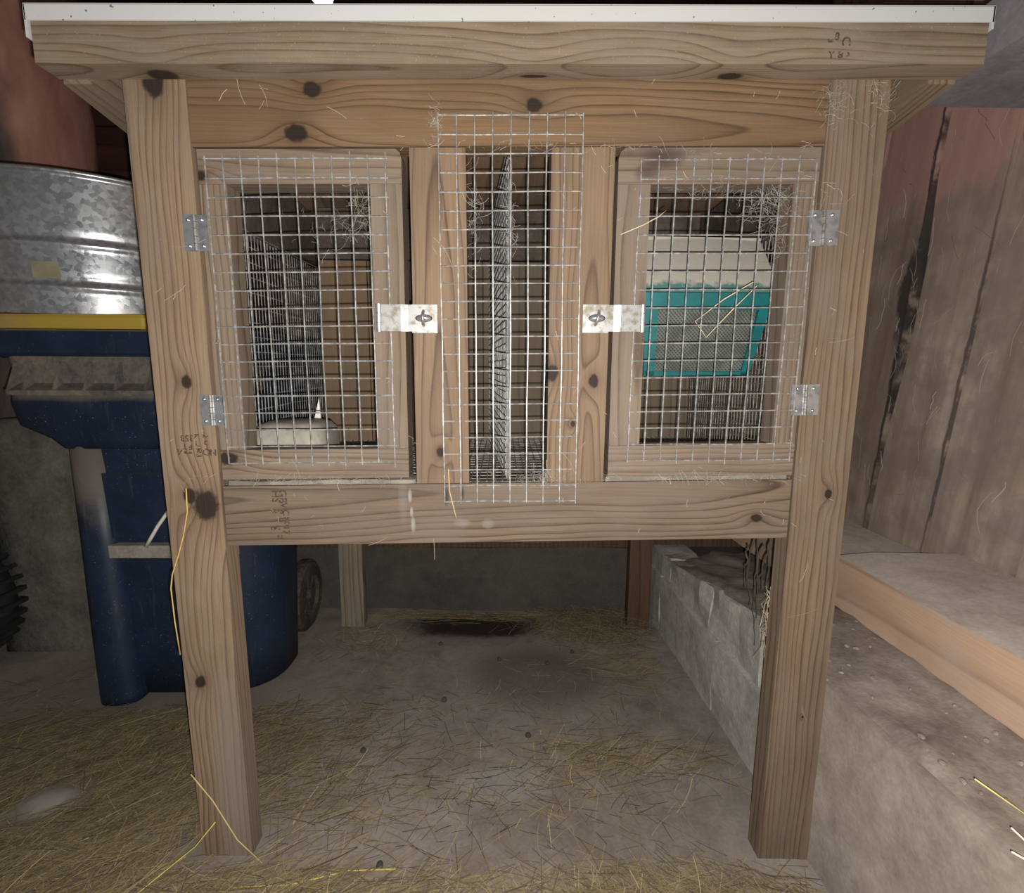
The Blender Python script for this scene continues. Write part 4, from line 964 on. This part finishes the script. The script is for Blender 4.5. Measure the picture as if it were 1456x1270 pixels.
strand('straw_stalk', [(-0.45, -0.06, 0.014), (-0.36, -0.055, 0.012), (-0.27, -0.03, 0.010), (-0.19, -0.028, 0.010)], 0.0013, (0.62, 0.47, 0.10), 'bright yellow straw lying right of the left post foot')
strand('straw_stalk', [(0.508, -0.345, 0.372), (0.545, -0.350, 0.352), (0.590, -0.355, 0.3405)], 0.0012, (0.72, 0.66, 0.48), 'pale straw lying lowest on the ledge corner')
strand('straw_stalk', [(0.520, -0.330, 0.385), (0.545, -0.345, 0.362), (0.575, -0.362, 0.341)], 0.0011, (0.75, 0.70, 0.52), 'bright white straw crossing the others on the ledge corner')
strand('straw_stalk', [(0.525, -0.28, 0.398), (0.560, -0.29, 0.375), (0.61, -0.30, 0.341)], 0.0011, (0.62, 0.55, 0.22), 'yellow straw farther back on the ledge corner')
strand('straw_stalk', [(0.295, 0.052, 0.93), (0.33, 0.030, 0.962), (0.365, 0.012, 0.985), (0.372, 0.014, 0.98), (0.345, 0.035, 0.945), (0.315, 0.054, 0.905), (0.295, 0.052, 0.93)], 0.0009, (0.62, 0.48, 0.33), 'folded straw stuck in the mesh before the teal feeder')
strand('straw_stalk', [(0.158, -0.006, 1.047), (0.19, -0.008, 1.060), (0.212, -0.006, 1.072), (0.226, 0.004, 1.084)], 0.0008, (0.60, 0.50, 0.36), 'pale straw poking from the right door mesh at its left edge')
strand('straw_stalk', [(-0.0955, -0.0075, 0.70), (-0.094, -0.009, 0.665), (-0.087, -0.0085, 0.635), (-0.084, -0.006, 0.620)], 0.0009, (0.55, 0.40, 0.20), 'straw hanging from the lower left of the center mesh')
# wisps on the hutch front
W = []
def wisp(x, z, L, a, y=-0.0022, col=None, r=0.00045):
    c = np.array(col if col is not None else (0.36, 0.30, 0.215))*random.uniform(0.7, 1.2); b = random.uniform(-0.10, 0.10)
    pts = []
    for k in range(5):
        s = (k/4-0.5)*L; q = b*(1-(2*k/4-1)**2)*L
        pts.append((x+math.cos(a)*s-math.sin(a)*q, y-random.random()*0.002, z+math.sin(a)*s+math.cos(a)*q))
    W.append((pts, r, c))
for (x, z, L, a) in ((-0.375, 1.238, 0.05, 1.75), (-0.345, 1.225, 0.03, 1.9), (-0.245, 1.205, 0.03, -0.5), (-0.40, 1.225, 0.02, 0.9), (-0.36, 0.717, 0.035, -0.8), (-0.33, 0.70, 0.03, -1.2), (-0.26, 0.712, 0.03, -0.7),
                     (0.09, 0.71, 0.035, -1.0), (0.06, 0.70, 0.03, -1.3), (0.34, 0.655, 0.03, 0.6), (0.28, 0.645, 0.012, 1.57), (0.10, 0.83, 0.03, 1.2), (-0.106, 1.07, 0.09, 1.5), (-0.10, 1.02, 0.05, -1.0), (0.33, 0.70, 0.02, 0.3),
                     (0.49, 1.10, 0.02, 0.8), (0.50, 0.90, 0.04, 0.2), (0.475, 0.53, 0.035, 1.3), (0.48, 0.46, 0.05, 0.3), (0.50, 0.28, 0.03, -1.2), (-0.49, 0.96, 0.04, 0.6), (-0.465, 1.03, 0.05, 0.2), (-0.44, 0.90, 0.03, 1.4), (0.20, 1.255, 0.02, 0.9), (-0.21, 0.582, 0.03, 0.4), (-0.12, 0.57, 0.035, 1.6)):
    wisp(x, z, L, a)
for _ in range(110):
    x = random.uniform(-0.52, 0.52); z = random.uniform(0.60, 1.24)
    if -0.40 < x < -0.21 and 0.73 < z < 1.11 or -0.06 < x < 0.05 or 0.2 < x < 0.41 and 0.73 < z < 1.11: continue
    wisp(x, z, random.uniform(0.004, 0.014), random.uniform(0, P), r=0.0004)
straw_mesh('hay_wisps', W, 'tiny pale hay wisps clinging to the hutch front')
# cobwebs: clumps of very fine threads
K = []
def web(cx, cy, cz, rx, rz, n, ry=0.012):
    for _ in range(n):
        a = random.uniform(0, P); L = random.uniform(0.006, 0.03); x, y, z = cx+random.gauss(0, rx), cy+random.gauss(0, ry), cz+random.gauss(0, rz); b = random.uniform(-0.25, 0.25); pts = []
        for k in range(5):
            s = (k/4-0.5)*L; q = b*(1-(2*k/4-1)**2)*L; pts.append((x+math.cos(a)*s-math.sin(a)*q, y+random.gauss(0, 0.002), z+math.sin(a)*s+math.cos(a)*q))
        K.append((pts, random.uniform(0.00016, 0.00036), np.array((0.30, 0.27, 0.235))*random.uniform(0.5, 1.2)))
web(0.385, 0.020, 1.105, 0.022, 0.022, 190); web(0.29, 0.015, 1.118, 0.045, 0.005, 60); web(0.405, 0.02, 1.06, 0.006, 0.03, 60); web(0.44, -0.002, 1.10, 0.02, 0.04, 24, 0.001)
web(-0.215, 0.02, 1.085, 0.012, 0.022, 90); web(-0.26, 0.03, 1.06, 0.03, 0.02, 40); web(-0.055, 0.015, 1.08, 0.006, 0.035, 60); web(-0.001, 0.02, 1.05, 0.004, 0.03, 40)
web(0.455, -0.002, 1.225, 0.012, 0.016, 60, 0.001); web(0.52, -0.002, 1.235, 0.012, 0.016, 50, 0.001); web(0.13, 0.0, 1.165, 0.12, 0.002, 60, 0.001); web(-0.107, -0.006, 1.193, 0.002, 0.012, 26, 0.001)
web(0.05, 0.0, 0.684, 0.03, 0.003, 90, 0.002); web(-0.30, 0.0, 0.682, 0.08, 0.002, 120, 0.003); web(0.30, 0.0, 0.686, 0.08, 0.002, 120, 0.003)
straw_mesh('cobwebs', K, 'dusty gray cobweb threads in the mesh corners', 'cobweb')
# threads on the right wall boards
K = []
for _ in range(150):
    y, z = random.uniform(-0.05, 0.85), random.uniform(0.55, 1.40); L = random.uniform(0.02, 0.10); a = random.gauss(1.4, 0.5); b = random.gauss(0, 0.12); pts = []
    for k in range(5):
        s = (k/4-0.5)*L; q = b*(1-(2*k/4-1)**2)*L; pts.append((0.998-random.random()*0.006, y+math.cos(a)*s-math.sin(a)*q, z+math.sin(a)*s+math.cos(a)*q))
    K.append((pts, random.uniform(0.0004, 0.001), np.array((0.36, 0.31, 0.26))*random.uniform(0.7, 1.3)))
straw_mesh('cobwebs', K, 'pale threads and hay bits hanging on the right wall boards', 'cobweb')
# dry roots hanging beside the right post, with a hay tuft
bm = bmesh.new()
for (y, z, L) in ((0.255, 0.49, 0.20), (0.235, 0.47, 0.16), (0.20, 0.50, 0.15), (0.185, 0.46, 0.18), (0.215, 0.44, 0.22), (0.28, 0.42, 0.10)):
    x = wall_x(y)-0.012; pts = []; dx = dy = 0.0
    for k in range(13):
        dx += random.gauss(0, 0.0022); dy += random.gauss(0, 0.0045); pts.append((min(x, x+dx), y+dy, z-L*k/12+0.06))
    add_tube(bm, pts, [0.0022*(1-k/18)*random.uniform(0.7, 1.2) for k in range(13)], 6)
    add_tube(bm, [pts[5], (pts[5][0]-0.004, pts[5][1]-0.010, pts[5][2]-0.012), (pts[5][0]-0.005, pts[5][1]-0.013, pts[5][2]-0.03)], 0.0010, 5)
add_tube(bm, [(wall_x(.27)-0.012, 0.275, 0.545), (wall_x(.23)-0.014, 0.235, 0.550), (wall_x(.19)-0.012, 0.185, 0.552)], 0.0018, 6)
tag(link('dry_roots', bm, M_root, smooth=True), 'thin dry roots dangling by the block wall beside the right post', 'roots', kind='stuff')
K = []
for _ in range(70):
    z = random.uniform(0.36, 0.47); L = random.uniform(0.02, 0.06); a = random.gauss(1.5, 0.4); x, y = random.gauss(0.462, 0.006), random.uniform(0.045, 0.06); pts = []
    for k in range(4): s = (k/3-0.5)*L; pts.append((x+math.cos(a)*s+random.gauss(0, 0.001), y+random.gauss(0, 0.002), z+math.sin(a)*s))
    K.append((pts, 0.0006, np.array((0.40, 0.34, 0.24))*random.uniform(0.6, 1.2)))
straw_mesh('hay_tuft', K, 'tuft of hay caught behind the right post', 'hay')
# mortar crumbs on the ledge
bm = bmesh.new()
for k in range(70):
    y = random.uniform(-0.35, 0.30); x = random.uniform(wall_x(y)+0.02, 0.72); r = random.uniform(0.0015, 0.005)
    m4 = Matrix.Translation((x, y, 0.342+0.6*r)) @ Matrix.Rotation(random.uniform(0, 6), 4, 'Z') @ Matrix.Diagonal((r*1.4, r, r*0.7, 1))
    bmesh.ops.create_icosphere(bm, subdivisions=1, radius=1.0, matrix=m4)
tag(link('mortar_crumbs', bm, M_ledge), 'loose mortar crumbs scattered on the ledge before the sill timber', 'crumbs', kind='stuff')
# droppings on the floor
for k, (x, y) in enumerate(((-0.16, 0.43), (-0.02, 0.62), (0.12, 0.60), (-0.20, 0.70), (0.20, 0.66), (0.05, 0.30), (-0.32, 0.25), (-0.22, -0.02))):
    bm = bmesh.new(); bmesh.ops.create_icosphere(bm, subdivisions=2, radius=0.0065); rough_bm(bm, 0.002, 90, k)
    bmesh.ops.translate(bm, vec=(x, y, floor_z(x, y)+0.005), verts=bm.verts)
    tag(link('dropping', bm, M_dark_in, smooth=True), 'small dark dropping on the earth floor', 'dropping', 'droppings on the floor')
